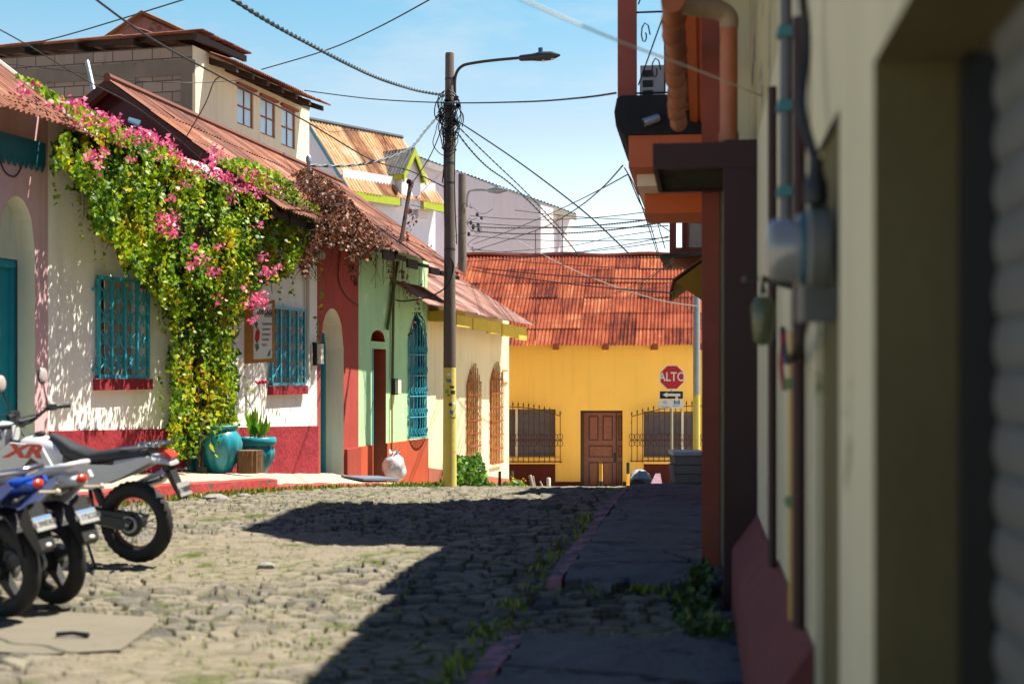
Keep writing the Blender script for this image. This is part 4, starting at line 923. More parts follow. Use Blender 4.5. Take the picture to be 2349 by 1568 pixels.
def railing(par, p, q, z0, z1, npan):
    m = MB(); p, q = V(p), V(q); d = q-p
    for z in (z0, z0+(z1-z0)*.5, z1): m.tube([p+V((0, 0, z)), q+V((0, 0, z))], .012, 5)
    for i in range(npan+1):
        a = p+d*(i/npan); m.tube([a+V((0, 0, z0)), a+V((0, 0, z1))], .011, 5)
    for i in range(npan):
        for zz in (z0+(z1-z0)*.25, z0+(z1-z0)*.75):
            c = p+d*((i+.5)/npan)+V((0, 0, zz)); e = d/npan*.40; hz = (z1-z0)*.2
            m.tube([c-e-V((0, 0, hz)), c+e+V((0, 0, hz))], .008, 4)
            for sx, sz in ((-1, 1), (1, -1)):
                cc = c+e*(sx*.45)+V((0, 0, sz*hz*.55)); m.tube([cc+e*(.45*math.cos(k*.8)*(1-k*.09))+V((0, 0, hz*.45*math.sin(k*.8)*(1-k*.09))) for k in range(10)], .008, 4)
    m.build('railing', M['black'], par)
railing(bh, RF.p(16.2, 1.1, 0), RF.p(16.2, .1, 0), zb1+.06, zb1+1.9, 3); railing(bh, RF.p(16.4, 1.22, 0), RF.p(18.5, 1.22, 0), zb1+.06, zb1+1.0, 5)
ac = thing('air_conditioner', 'grey air conditioner unit behind the railing on the balcony', 'air conditioner', RF.p(17, .7, zb1))
m = MB(); m.fb(RF, 17, 17.75, .80, 1.08, zb1, zb1+.55); m.build('casing', paint('ac_casing', (.42, .45, .47), .5), ac)
m = MB()
for i in range(4): m.fb(RF, 16.985, 16.999, .93, 1.05, zb1+.05+i*.12, zb1+.13+i*.12)
m.build('grille', M['black'], ac)
m = MB(); m.lathe(RF.p(17.38, 1.08, zb1+.28), [(.22, 0), (.22, .012), (.03, .014)], 20, axis=RF.N); m.build('fan_guard', M['black'], ac)
sc_ = thing('security_camera', 'grey bullet security camera on the mouldy balcony slab', 'camera', RF.at(1498, 275, .6))
c = V(P(1495, 275, 15.85)); d = V((-.9, -.25, -.35)).normalized()
m = MB(); m.lathe(c-d*.09, [(.035, 0), (.048, .01), (.048, .19), (.042, .2)], 14, axis=d); m.build('housing', M['steel'], sc_, 40)
m = MB(); m.lathe(c+d*.112, [(.036, 0), (.036, .004)], 12, axis=d); m.build('lens', M['black'], sc_)
m = MB(); m.tube([c, c+V((.03, .14, .02))], .02, 6); m.build('mount', M['steel'], sc_)
# far house on the right with a glazed bay
fb_ = thing('bay_window_house', 'far shaded house with a red framed glazed bay over ochre eaves', 'house', RF.p(23, 0, -1))
m = MB(); m.fb(RF, 20.3, 27.5, -5, .25, -3, 5.6); m.build('wall', M['nearwall'], fb_)
t_ = 23.2; zb, zt = rz(t_, .9, 585), rz(t_, .9, 440); na, nb_ = .25, .35+ (1610-1536)/F*23
m = MB(); m.fb(RF, t_, 25.4, na, nb_, zt, zt+.1); m.fb(RF, t_, 25.4, na, nb_, zb-.06, zb)
for n_ in (nb_-.07, nb_-.27, na+.32): m.fb(RF, t_-.01, t_+.06, n_, n_+.07, zb, zt)
for tt in (t_+.7, t_+1.4, 25.33): m.fb(RF, tt, tt+.07, nb_-.07, nb_, zb, zt)
m.fb(RF, t_, t_+.05, na, nb_-.27, (zb+zt)/2, (zb+zt)/2+.05)
for z in (zb+.02,): m.fb(RF, t_, t_+.05, na, nb_, z, z+.1)
m.build('bay_frame', M['brownred'], fb_)
m = MB(); m.fb(RF, t_+.02, t_+.04, na, nb_-.26, zb, zt); m.build('bay_pane', M['curtain'], fb_)
m = MB(); e = [RF.p(21.2, .30+ (1610-1541)/F*21.2, rz(21.2, .8, 640)), RF.p(26, .30+.62, rz(21.2, .8, 640)-.05)]
up = -RF.N*.75+V((0, 0, .55)); corr(m, e[0], e[1], e[0]+up, e[1]+up, rows=1, pitch=.1); m.build('lean_to_roof', M['rust_brown'], fb_, 30)
m = MB(); dz = V((0, 0, -.05)); m.poly([e[0]+dz, e[1]+dz, e[1]+up+dz, e[0]+up+dz]); m.poly([e[0]+dz, e[0]+up+dz, e[0]+up+V((0, 0, -.75)), e[0]-RF.N*.55+V((0, 0, -.42))]); m.build('soffit', plaster('dull_ochre', (.26, .16, .02), var=.25), fb_)
m = MB(); s0 = RF.p(22.6, .30+.48, zb-.02); corr(m, s0+RF.N*.22+V((0, 0, -.03)), s0+RF.D*3+RF.N*.22, s0-RF.N*.6+V((0, 0, .02)), s0+RF.D*3-RF.N*.6, rows=1); m.build('bay_eaves', M['tin_dark'], fb_)
# ---------------------------------------------------------------- poles, lamps, signs, street furniture
def pole_thing(label, u, vb, vt, Z, r0, r1, paint_v=None, pm=None):
    b = P(u, vb, Z); b.z = gz(Z)-.1; top = P(u, vt, Z); o = thing('utility_pole', label, 'utility pole', b)
    zs = P(u, paint_v, Z).z if paint_v else b.z; f = (zs-b.z)/(top.z-b.z); rm = r0+(r1-r0)*f
    m = MB(); m.lathe(V((b.x, b.y, zs)), [(rm, 0), (r1, top.z-zs-.02), (r1*.9, top.z-zs)], 20); m.build('shaft', pm or M['pole'], o, 50)
    if paint_v: m = MB(); m.lathe(b, [(r0, 0), (rm, zs-b.z)], 20); m.build('painted_base', M['poleyellow'], o, 50)
    return o, b, top
PZ = 28.6
mp, pb_, pt = pole_thing('tall concrete utility pole with a yellow base in the middle of the street scene', 1031, 1105, 122, PZ, .142, .088, 843)
def on_pole(u, v, w, h, mat_, name='sticker'):
    c = P(u, v, PZ); x = c.x-pb_.x; r = .142-.03*(c.z-pb_.z)/4.2+.004; m = MB(); k = 5; s = PZ/F
    pts = []
    for i in range(k+1):
        xx = max(-r, min(r, x+(i/k-.5)*w*s)); pts.append((xx, -math.sqrt(max(0, r*r-xx*xx))))
    for i in range(k): m.poly([(pb_.x+pts[i][0], pb_.y+pts[i][1], c.z-h*s/2), (pb_.x+pts[i+1][0], pb_.y+pts[i+1][1], c.z-h*s/2), (pb_.x+pts[i+1][0], pb_.y+pts[i+1][1], c.z+h*s/2), (pb_.x+pts[i][0], pb_.y+pts[i][1], c.z+h*s/2)])
    m.build(name, mat_, mp)
for a in ((1031, 858, 9, 7, 'sticker_w'), (1030, 873, 11, 7, 'sticker_b'), (1037, 887, 10, 5, 'sticker_k'), (1025, 897, 8, 9, 'sticker_g'), (1039, 899, 10, 8, 'sticker_k'), (1033, 927, 7, 7, 'sticker_k'), (1041, 924, 6, 8, 'sticker_w'), (1036, 944, 8, 8, 'sticker_b'), (1029, 906, 6, 3, 'sticker_k'), (1040, 957, 14, 2, 'sticker_k')): on_pole(*a[:4], M[a[4]])
m = MB()
for v in (182, 375, 420, 572):
    c = P(1031, v, PZ); r = .142-.054*(c.z-pb_.z)/(pt.z-pb_.z)+.004; m.lathe((pb_.x, pb_.y, c.z-.02), [(r, 0), (r, .04)], 16)
m.build('band', M['darksteel'], mp)
lm = thing('street_lamp', 'led street lamp on a long curved arm near the top of the tall pole', 'street lamp', P(1043, 200, PZ))
m = MB(); m.tube(spline([P(1043, 217, PZ), P(1043, 185, PZ-.02), P(1048, 165, PZ-.05), P(1060, 152, PZ-.1), P(1080, 146, PZ-.2), P(1130, 139, PZ-.4), P(1195, 133, PZ-.7)], 8), .03, 8); m.build('arm', M['darksteel'], lm, 60)
a, b = P(1192, 134, PZ-.7), P(1284, 127, PZ-1.1); d = b-a
m = MB(); m.tube([a, a.lerp(b, .03), a.lerp(b, .3), a.lerp(b, .55), a.lerp(b, .8), b], [.05, .06, .07, .095, .085, .02], 10); o = m.build('head', M['darksteel'], lm, 60)
m = MB(); c = a.lerp(b, .52)+V((0, 0, .06)); m.lathe(c, [(.03, 0), (.045, .03), (.045, .11)], 10); m.build('photocell', paint('blue_cell', (.02, .07, .25), .4), lm)
m = MB()
for k in (.6, .82): m.ell(a.lerp(b, k)-V((0, 0, .075 if k < .7 else .06)), (.05, .05, .03), 8)
m.build('lens', M['bulb'], lm)
p2, b2_, t2 = pole_thing('shorter dark utility pole behind the tall pole and the cream roof', 1060, 1000, 399, 43, .16, .12)
lm2 = thing('street_lamp', 'grey street lamp on the shorter pole in the wire tangle', 'street lamp', P(1070, 436, 43))
m = MB(); m.tube(spline([P(1071, 475, 42.9), P(1072, 450, 42.8), P(1078, 438, 42.7), P(1100, 436, 42.5), P(1122, 437, 42.2)], 6), .035, 6); m.build('arm', M['steel'], lm2, 60)
a, b = P(1120, 437, 42.2), P(1165, 436, 41.8); m = MB(); m.tube([a, a.lerp(b, .5), b], [.06, .11, .03], 8); m.ell(a.lerp(b, .45)+V((0, 0, .13)), (.06, .06, .06), 8); m.build('head', M['steel'], lm2, 60)
m = MB()
for i in range(9):
    u, v = random.choice([(1075, 505), (1070, 540), (1083, 515), (1090, 498), (1100, 505), (1092, 520), (1078, 560)]); c = P(u+random.uniform(-6, 6), v+random.uniform(-8, 8), 42.8); m.ell(c, (.05, .05, .07), 8)
m.build('insulator', M['darksteel'], p2)
p3, b3, t3 = pole_thing('grey utility pole with a yellow base half hidden by the right hand pilaster', 1597, 1120, 560, 33, .085, .075, 905, M['steel'])
m = MB()
for a in ((1594, 1060-4, 8), (1595, 1068, 8), (1594, 1075, 6)):
    c = P(a[0], a[1], 33-.09); m.cb(c, .07, .01, .07)
m.build('sticker', M['sticker_w'], p3)
# stop sign
ss = thing('stop_sign', 'red octagonal ALTO stop sign with an arrow plate on a thin post', 'sign', P(1541, 1120, 34)); Zs = 34.
b = P(1541, 865, Zs); m = MB(); bz = gz(Zs)-.1; m.tube([(b.x, b.y+.05, bz), (b.x, b.y+.05, P(0, 840, Zs).z)], .028, 8); m.build('post', paint('pale_green_post', (.42, .42, .28), .5, .15), ss, 50)
R = 27.8*Zs/F; oc = lambda r, y: [V((b.x+r*math.cos(rad(22.5+45*i))/math.cos(rad(22.5)), b.y+y, b.z+r*math.sin(rad(22.5+45*i))/math.cos(rad(22.5)))) for i in range(8)]
m = MB(); m.prism(oc(R, .0), (0, .012, 0)); pl = m.build('octagon_plate', M['signwhite'], ss)
m = MB(); m.prism(oc(R*.94, -.004), (0, .0035, 0)); m.build('red_field', M['signred'], pl)
m = MB(); put_text(m, 'ALTO', .30, (b.x, b.y-.006, b.z+.005), (1, 0, 0), (0, 0, 1), depth=.001, font_scale_x=.83, bold=.004); m.build('lettering', M['signwhite'], pl)
q = lambda u, v, y=0: V((P(u, v, Zs).x, Zs+y, P(u, v, Zs).z))
m = MB(); m.prism([q(1512, 915), q(1567, 915), q(1567, 896), q(1512, 896)], (0, .01, 0)); ap = m.build('arrow_plate', M['signwhite'], ss)
m = MB(); m.prism([q(1513.2, 914, -.004), q(1565.8, 914, -.004), q(1565.8, 897, -.004), q(1513.2, 897, -.004)], (0, .0035, 0)); m.build('black_field', M['black'], ap)
m = MB(); m.prism([q(*p, -.008) for p in ((1519, 904.8), (1530, 899), (1530, 902), (1560, 902.3), (1560, 908.5), (1530, 907.8), (1530, 911))], (0, .0035, 0)); m.build('arrow', M['signwhite'], ap)
m = MB(); m.lathe(q(1551.5, 911.5, -.010), [(.035, 0), (.035, .003)], 14, axis=(0, -1, 0)); m.build('round_sticker', M['sticker_w'], ap)
m = MB(); m.prism([q(1510, 935), q(1567, 936), q(1567, 917), q(1510, 917)], (0, .01, 0)); lp_ = m.build('logo_plate', M['signwhite'], ss)
m = MB(); c = q(1525, 922.5, -.004); lgA = m
for i in range(6):
    a = i*math.pi/3; p = c+V((math.cos(a)*.035, 0, math.sin(a)*.035)); t = V((math.cos(a+1.9), 0, math.sin(a+1.9))); nrm = V((math.cos(a), 0, math.sin(a)))
    m.prism([p-t*.022, p+t*.02+nrm*.012, p+t*.012-nrm*.012], (0, .003, 0))
m.build('ring_logo', M['sticker_b'], lp_); m = MB()
for k in range(9): m.cb(q(1514.5+k*2.4, 932.3, -.003), .017, .003, .014+.008*(k % 2))
m.build('logo_lettering', M['sticker_b'], lp_); m = MB(); c = q(1552, 922, -.004)
for s in (-1, 1): m.cb(c+V((s*.058, 0, 0)), .03, .003, .10); m.prism([c+V((s*.043, 0, .05)), c+V((s*.043, 0, .015)), c+V((0, 0, -.03)), c+V((0, 0, .0))], (0, .003, 0)); m.cb(c+V((s*.025, 0, -.035)), .03, .003, .025)
m.build('monogram_logo', M['sticker_b'], lp_); m = MB()
for k in range(7): m.cb(q(1543.5+k*2.5, 930.5, -.003), .018, .003, .016)
m.build('logo_lettering', M['sticker_b'], lp_)
# bollards and posts
def post(name, label, cat, u, v0, v1, Z, r, mat_, group=None, lean=(0, 0), band=None):
    t = P(u, v0, Z); z0 = min(P(u, v1, Z).z, gz(Z)+.05)-.1; o = thing(name, label, cat, (t.x, t.y, z0), group)
    bb = V((t.x-lean[0], t.y-lean[1], z0)); m = MB(); m.tube([bb, bb.lerp(t, .97), t], [r, r, r*.8], 10); m.build('shaft', mat_, o, 40)
    if band: p, q = bb.lerp(t, band[0]), bb.lerp(t, band[1]); m = MB(); m.tube([p, q], r*1.06, 10); m.build('band', paint('yellow_band', (.80, .40, .01), .5), o, 40)
post('bollard', 'black bollard with a long yellow stripe in front of the brown door', 'bollard', 1378, 1062, 1126, 34, .042, M['black'], 'bollards by the far corner', band=(.45, .985))
post('bollard', 'black bollard with a low yellow stripe right of the brown door', 'bollard', 1440, 1060, 1112, 36, .042, M['black'], 'bollards by the far corner', band=(.15, .62))
post('bollard', 'dark brown bollard right of the green bush by the cream house', 'bollard', 1110, 1067, 1098, 33.5, .038, M['beam'], 'bollards by the far corner')
post('bollard', 'dark brown bollard at the weedy corner of the cream house', 'bollard', 1146, 1080, 1131, 32.5, .038, M['beam'], 'bollards by the far corner')
post('bollard', 'short dark bollard beside the weeds under the left grille of the yellow house', 'bollard', 1174, 1080, 1110, 36.5, .045, M['beam'], 'bollards by the far corner')
post('bollard', 'whitewashed concrete bollard standing upright beside the leaning stakes', 'bollard', 1258, 1095, 1142, 33, .05, M['pipewhite'], 'bollards by the far corner')
for i, (u, v0, v1, lx, lab) in enumerate(((1215, 1089, 1135, .14, 'wide pale wooden stake leaning left, nearest the weeds'), (1222, 1091, 1135, .10, 'thin pale wooden stake leaning beside the wide one'), (1238, 1103, 1137, .22, 'low thin wooden stake leaning towards the white bollard'))):
    post('wooden_stake', lab, 'stake', u, v0, v1, 33, .045 if i == 0 else .022, M['oldwood'], 'leaning wooden stakes', lean=(-lx, .1))
# concrete stand by the right pilaster, covered heap
cs = thing('stone_stand', 'low dark stone stand with a pale blue top by the right pilaster', 'stand', P(1575, 1105, 24)); a, b_ = P(1546, 1107, 24), P(1612, 1036, 24)
m = MB()
for i in range(5): z = a.z-.3+(b_.z-a.z+.24)*i/5; h_ = (b_.z-a.z+.24)/5-.012; j = random.uniform(-.015, .015); m.box((a.x+j, 24+j, z), (b_.x-a.x, 0, 0), (0, .7, 0), (0, 0, h_))
m.build('stone_courses', M['greyconc'], cs)
m = MB(); m.box((a.x-.02, 23.95, b_.z-.06), (b_.x-a.x+.05, 0, 0), (0, .8, 0), (0, 0, .06)); m.build('top_slab', paint('pale_blue_top', (.35, .42, .50), .5, .2), cs)
hp = thing('rubble_heap', 'grey plastic covered heap on the pavement edge near the far corner', 'heap', P(1468, 1108, 27)); c = P(1468, 1102, 27)
m = MB(); m.ell(c, (.22, .25, .22), 14, noise=.10); m.build('cover', paint('grey_sheet', (.30, .33, .37), .5, .25), hp, 30)
m = MB(); m.ell(P(1460, 1111, 26.7), (.15, .2, .11), 12, noise=.12); m.build('lump', M['beam'], hp, 30)
kb2 = MB(); a = P(1492, 1105, 28); kb2.prism([P(1492, 1108, 27.5), P(1518, 1108, 27.5), P(1514, 1085, 30), P(1503, 1085, 30)], (0, 0, -.3)); tag(kb2.build('kerb', M['kerbpink']), kind='structure')
# ---------------------------------------------------------------- left pavement objects
gbag = thing('garbage_bag', 'full white plastic garbage bag on the pavement below the green wall', 'bag', LF.p(LF.tu(904, .55), .55, gz(27)))
c = LF.at(904, 1082, .55); c.z = gz(c.y)+.09+.29
m = MB(); n = 26; vs = []; H = 13
for i in range(H+1):
    th = math.pi*i/H
    for k in range(n):
        ph = 2*math.pi*k/n; rr = abs(math.sin(th))**.75*.225*(1+.10*math.sin(3*ph+i*.9)+.06*math.sin(7*ph-i*1.7)+random.uniform(-.05, .05)); zz = math.cos(th)*.27
        if i <= 2: rr *= .75; zz += .02*(3-i)
        vs.append(c+V((rr*math.cos(ph), rr*math.sin(ph), max(-.28, zz))))
m.add(vs, [((i+1)*n+k, (i+1)*n+(k+1) % n, i*n+(k+1) % n, i*n+k) for i in range(H) for k in range(n)]); m.build('sack', M['bag'], gbag, 55)
m = MB()
for k in range(5): a = k*1.3; m.prism([c+V((0, 0, .24)), c+V((.12*math.cos(a), .12*math.sin(a), .33+.02*k)), c+V((.10*math.cos(a+.7), .10*math.sin(a+.7), .31))], (.004, .004, .004))
m.build('tied_ears', M['bag'], gbag)
def pot(label, u, vt, vb, n, rmax, flat=False):
    t = LF.tu(u, n); b = LF.p(t, n, 0); b.z = gz(b.y)+.285; zt = LF.zv(t, n, vt); H = zt-b.z; o = thing('plant_pot', label, 'pot', b)
    pr = [(.52, 0), (.56, .03), (.80, .25), (.96, .48), (1, .63), (.94, .76), (.78, .86), (.70, .90), (.80, .94), (.84, .985), (.80, 1.0), (.72, .98), (.70, .88)] if not flat else [(.48, 0), (.52, .03), (.72, .25), (.86, .46), (.90, .60), (.82, .72), (.80, .75), (1.0, .80), (1.02, .90), (.98, .985), (.94, 1.0), (.86, .98), (.84, .86)]
    m = MB(); k = 48; vs = []
    for r, z in pr:
        for i in range(k):
            a = 2*math.pi*i/k; rib = 1+(.055*math.cos(a*12) if .1 < z < .74 else 0); vs.append((b.x+r*rmax*rib*math.cos(a), b.y+r*rmax*rib*math.sin(a), b.z+z*H))
    L = len(pr); m.add(vs, [(i*k+j, i*k+(j+1) % k, (i+1)*k+(j+1) % k, (i+1)*k+j) for i in range(L-1) for j in range(k)]); m.build('pot_body', M['tealglaze'], o, 60)
    m = MB(); m.lathe((b.x, b.y, b.z+H*.9), [(rmax*.7, 0), (rmax*.7, .01)], 16); m.build('soil', M['bark'], o); return o, V((b.x, b.y, zt))
pot('tall ribbed teal clay pot at the foot of the flowering vine', 505, 975, 1078, .42, .315)
pA, topA = pot('wide rimmed teal clay pot planted with broad leaves', 591, 1002, 1090, .55, .285, True)
stp = thing('log_stool', 'cut tree stump standing between the two teal pots', 'stump', LF.p(LF.tu(572, .85), .85, gz(21)+.27)); c = stp.location.copy(); z1 = LF.zv(LF.tu(572, .85), .85, 1032)
m = MB(); n = 36; vs = []
for z in (c.z, c.z+.1, z1):
    for k in range(n): a = 2*math.pi*k/n; r = .175*(1+.07*math.sin(a*5)+.09*(k % 2)+random.uniform(-.03, .03)); vs.append((c.x+r*math.cos(a), c.y+r*math.sin(a), z))
m.add(vs, [(i*n+k, i*n+(k+1) % n, (i+1)*n+(k+1) % n, (i+1)*n+k) for i in range(2) for k in range(n)]+[tuple(range(2*n, 3*n))]); m.build('bark', paint('stump_bark', (.16, .085, .035), .9, .4, scale=18), stp)
def leaf_obj(name, mat_, pos, size, parent=None, droop=.5, face=None, tint=None, shape='heart', loc=None, jit=1.0):
    """many small folded leaves in one mesh: pos (k,3), size (k,)"""
    k = len(pos); pos = np.asarray(pos, float); size = np.asarray(size, float)
    d = rng.normal(size=(k, 3)); d[:, 2] -= droop*2; d /= np.linalg.norm(d, axis=1)[:, None]
    nrm = rng.normal(size=(k, 3))*jit + (np.asarray(face) if face is not None else 0); nrm -= (nrm*d).sum(1)[:, None]*d; nrm /= np.linalg.norm(nrm, axis=1)[:, None]+1e-9
    s = np.cross(d, nrm); fold = rng.uniform(.05, .3, k)
    tmpl = {'heart': [(0, 0, 0), (-.42, -.10, 1), (-.46, .30, 1), (0, 1, 0), (.46, .30, 1), (.42, -.10, 1)], 'long': [(0, 0, 0), (-.10, .25, 1), (-.12, .6, 1), (0, 1, 0), (.12, .6, 1), (.10, .25, 1)]}[shape]
    vs = np.stack([pos+(s*x+d*y+nrm*(abs(x)*f*fold)[:, None])*size[:, None] for x, y, f in tmpl], 1).reshape(-1, 3)
    off = np.array(loc) if loc is not None else np.zeros(3); q = parent
    while q is not None: off = off+np.array(q.location); q = q.parent
    me = bpy.data.meshes.new(name); me.vertices.add(k*6); me.vertices.foreach_set('co', (vs-off).astype('f').ravel())
    b = np.arange(k)[:, None]*6; f = np.stack([b+np.array([0, 1, 2, 3]), b+np.array([0, 3, 4, 5])], 1).reshape(-1, 4)
    me.loops.add(len(f)*4); me.polygons.add(len(f)); me.loops.foreach_set('vertex_index', f.ravel().astype('i')); me.polygons.foreach_set('loop_start', np.arange(0, len(f)*4, 4, dtype='i')); me.polygons.foreach_set('loop_total', np.full(len(f), 4, 'i'))
    tn = rng.random(k) if tint is None else tint; a = me.attributes.new('tint', 'FLOAT', 'FACE'); a.data.foreach_set('value', np.repeat(tn, 2).astype('f'))
    me.update(calc_edges=True); me.materials.append(mat_); o = bpy.data.objects.new(name, me); COL.objects.link(o)
    if parent is not None: o.parent = parent
    if loc is not None: o.location = V(loc)
    return o
pl = thing('potted_plant', 'broad leaved plant with red blooms growing in the wide teal pot', 'plant', topA)
m = MB(); ps = []
for i in range(26):
    a = random.uniform(0, 6.28); h_ = random.uniform(.22, .52); l = random.uniform(.03, .20); b0 = topA+V((random.uniform(-.12, .12), random.uniform(-.12, .12), -.03)); tip = b0+V((l*math.cos(a), l*math.sin(a), h_)); w_ = random.uniform(.03, .055); sd = V((-math.sin(a), math.cos(a), 0))
    mid = b0.lerp(tip, .55); m.poly([b0, mid-sd*w_, tip, mid+sd*w_], 0, None, random.random())
m.build('leaves', M['canna'], pl)
m = MB(); fl = MB()
for (u, v, n_) in ((606, 877, .45), (592, 876, .5), (560, 905, .45), (600, 905, .5)):
    p = LF.at(u, v, n_); m.tube(spline([topA-V((0, 0, .05)), topA.lerp(p, .5)+V((.06, 0, 0)), p], 5), .006, 4)
    if v < 890:
        for k in range(7): fl.ell(p+V((random.uniform(-.035, .035), random.uniform(-.03, .03), random.uniform(-.03, .03))), (.025, .025, .02), 6)
m.build('stems', M['bamboo'], pl); fl.build('blooms', M['flowerred'], pl)
mt_ = MB(); a_, b_ = LF.tu(800, .6), LF.tu(884, .6); pa, pq = LF.p(a_, .45, 0), LF.p(b_, .45, 0); za, zq = gz(LF.p(a_, .6, 0).y)+.20, gz(LF.p(b_, .6, 0).y)+.20
mt_.prism([V((pa.x, pa.y, za)), V((pq.x, pq.y, zq)), V((pq.x, pq.y, zq))+LF.N*.42-V((0, 0, .05)), V((pa.x, pa.y, za))+LF.N*.42-V((0, 0, .05))], (0, 0, .035))
tag(mt_.build('door_mat', paint('blue_grey_mat', (.11, .14, .19), .9, .3), None, loc=pa), 'flat blue grey mat lying on the pavement step before the green wall', 'mat')
for i_, (u_, v_, r_, lb) in enumerate(((492, 1140, .17, 'large dark loose stone in the grass below the red kerb'), (560, 1147, .10, 'small loose stone right of the large one below the red kerb'), (610, 1300, .07, 'pale pebble lying on the sunlit cobbles'))):
    p_ = P(u_, v_, CZ*F/(v_-HV)) if v_ > 1200 else P(u_, v_, 17.8+.9*i_); p_.z = gz(p_.y)+.01; mm = MB(); mm.ell(p_, (r_, r_*.8, r_*.42), 12, noise=.14); tag(mm.build('loose_stone', M['greyconc'], None, 50, loc=p_), lb, 'stone', 'loose stones on the road')
for lb, pp_ in (('thin black cable curving down the brick red wall', [(780, 575, .02), (776, 640, .02), (795, 680, .02), (822, 701, .02)]), ('thin black cable looping on the pink wall by the eaves board', [(-5, 350, .02), (12, 395, .02), (40, 400, .02), (66, 335, .03)])):
    mm = MB(); mm.tube(spline([LF.at(*q_) for q_ in pp_], 6), .010, 5); tag(mm.build('wall_cable', M['cableblk'], None, 60, loc=LF.at(*pp_[0])), lb, 'cable')
mm = MB(); mm.prism([LF.at(293, 280, -1.1), LF.at(296, 273, -1.15), LF.at(323, 281, -1.1), LF.at(318, 291, -1.05)], V((0, 0, .03))); tag(mm.build('tarp', paint('blue_tarp', (.012, .05, .10), .8), None, loc=LF.at(293, 280, -1.1)), 'small scrap of blue tarp in front of the dark maroon gable', 'tarp')
# hostel sign on a wooden frame, hung out from the wall
hs = thing('hostel_sign', 'white hostel sign in an orange wooden frame under the vine', 'sign', LF.at(590, 690, .1))
tS = LF.tu(566, 0); S0 = LF.p(tS, .12, 0)
SD = (LF.D*.56+LF.N*.83).normalized()
def sp(u, v, off=0.):
    k = (u-HX)/F; t = (k*S0.y-S0.x)/(SD.x-k*SD.y); p = S0+SD*t; p = V((p.x, p.y, CZ+(HV-v)/F*p.y)); return p+SN*off
SN = V((SD.y, -SD.x, 0))
q = [sp(560, 833), sp(628, 829), sp(628, 692), sp(560, 692)]
m = MB(); m.prism(q, SN*-.05); m.build('board', M['signwhite'], hs)
m = MB()
for a, b in (((556, 833), (581, 692)), ((624, 829), (630, 690))):
    m.prism([sp(a[0], a[1]+3, .012), sp(b[0], a[1]-1, .012), sp(b[0], b[1]-2, .012), sp(a[0], b[1]-2, .012)], SN*-.07)
m.prism([sp(556, 834, .008), sp(630, 830, .008), sp(630, 822, .008), sp(556, 826, .008)], SN*-.065); m.prism([sp(568, 697, .008), sp(628, 696, .008), sp(628, 690, .008), sp(568, 690, .008)], SN*-.065); m.build('frame', M['wood'], hs)
m = MB(); up = V((0, 0, 1)); put_text(m, 'LOS LAGOS', .095, sp(611.5, 716, .005), SD, up, depth=.001, font_scale_x=.62, bold=.005); put_text(m, 'HOSTEL', .065, sp(616, 724, .005), SD, up, depth=.001, font_scale_x=.62, bold=.002); m.build('lettering', M['sticker_k'], hs)
m = MB()
for i, wd_ in enumerate((22, 18, 16, 14, 10)):
    m = MB()
    for k in range(int(wd_/2.6)): a = sp(600.5+k*2.6, 745+i*12, .004); m.prism([a, a+SD*.045, a+SD*.045+up*.03, a+up*.03], SN*.002)
    m.build('print_line', paint('grey_print', (.38, .38, .38), .6), hs)
m = MB(); cx = [(586, 760), (592, 752), (596, 762), (594, 780), (588, 788), (584, 776)]; m.prism([sp(u, v, .004) for u, v in cx], SN*.002); m.build('red_emblem', M['signred'], hs)
m = MB(); m.prism([sp(u, v, .0045) for u, v in ((582, 742), (588, 736), (592, 742), (588, 756))], SN*.002); m.prism([sp(u, v, .0045) for u, v in ((584, 790), (592, 787), (594, 798), (588, 806))], SN*.002); m.prism([sp(u, v, .0045) for u, v in ((612, 818), (616, 806), (621, 800), (619, 815))], SN*.002); m.build('green_emblem', M['herb'] if False else paint('emblem_green', (.05, .22, .12), .6), hs)
m = MB(); m.tube([sp(575, 692)-SN*.03, LF.p(tS, 0, sp(575, 700).z+.15)], .014, 6); m.build('bracket', M['black'], hs)
# meter boxes, flood lamp, pipes and mast on the left walls
def wallbox(name, label, cat, u0, u1, v0, v1, dep, mat_, lid, n0=0):
    a, b, c, d = fx(LF, u0, u1, v0, v1, n0); b = max(b, a+.16); o = thing(name, label, cat, LF.p(a, 0, c)); m = MB(); m.fb(LF, a, b, 0, dep*.55, c, d); m.build('case', mat_, o)
    m = MB(); m.fb(LF, a+.015, b-.015, dep*.55, dep, c+.03, d-.03); m.build('cover', lid, o); return o
wallbox('meter_box', 'cream electric meter box on the white wall by the red corner', 'meter box', 716, 724, 785, 838, .16, M['black'], M['pipewhite'])
o = wallbox('meter_box', 'small ochre electric meter on the green wall above the garbage bag', 'meter box', 897, 905, 868, 905, .15, M['black'], M['creamrev'])
def lpipe(name, label, cat, u, v0, v1, r, mat_, n=.05, group=None, u1=None):
    t = LF.tu(u, n); m = MB(); a = LF.p(t, n, LF.zv(t, n, v0)); b = LF.at(u1 or u, v1, n); m.tube([a, b], r, 8); tag(m.build(name, mat_, None, 60, loc=b), label, cat, group)
lpipe('downpipe', 'cream drainpipe down the white wall between the lower window and red wall', 'pipe', 706, 560, 870, .035, M['pipewhite'])
lpipe('conduit', 'thin white conduit beside the cream meter box', 'conduit', 714, 790, 850, .02, M['pipewhite'])
lpipe('conduit', 'straight bamboo green conduit down the middle of the green wall', 'conduit', 903, 600, 868, .03, M['bamboo'], u1=900)
lpipe('conduit', 'leaning bamboo pole strapped to the green wall under the eaves', 'conduit', 912, 600, 755, .035, M['bamboo'], u1=888)
lpipe('conduit', 'thin ochre pipe from the green wall meter down behind the garbage bag', 'conduit', 899, 905, 1050, .018, M['wood'])
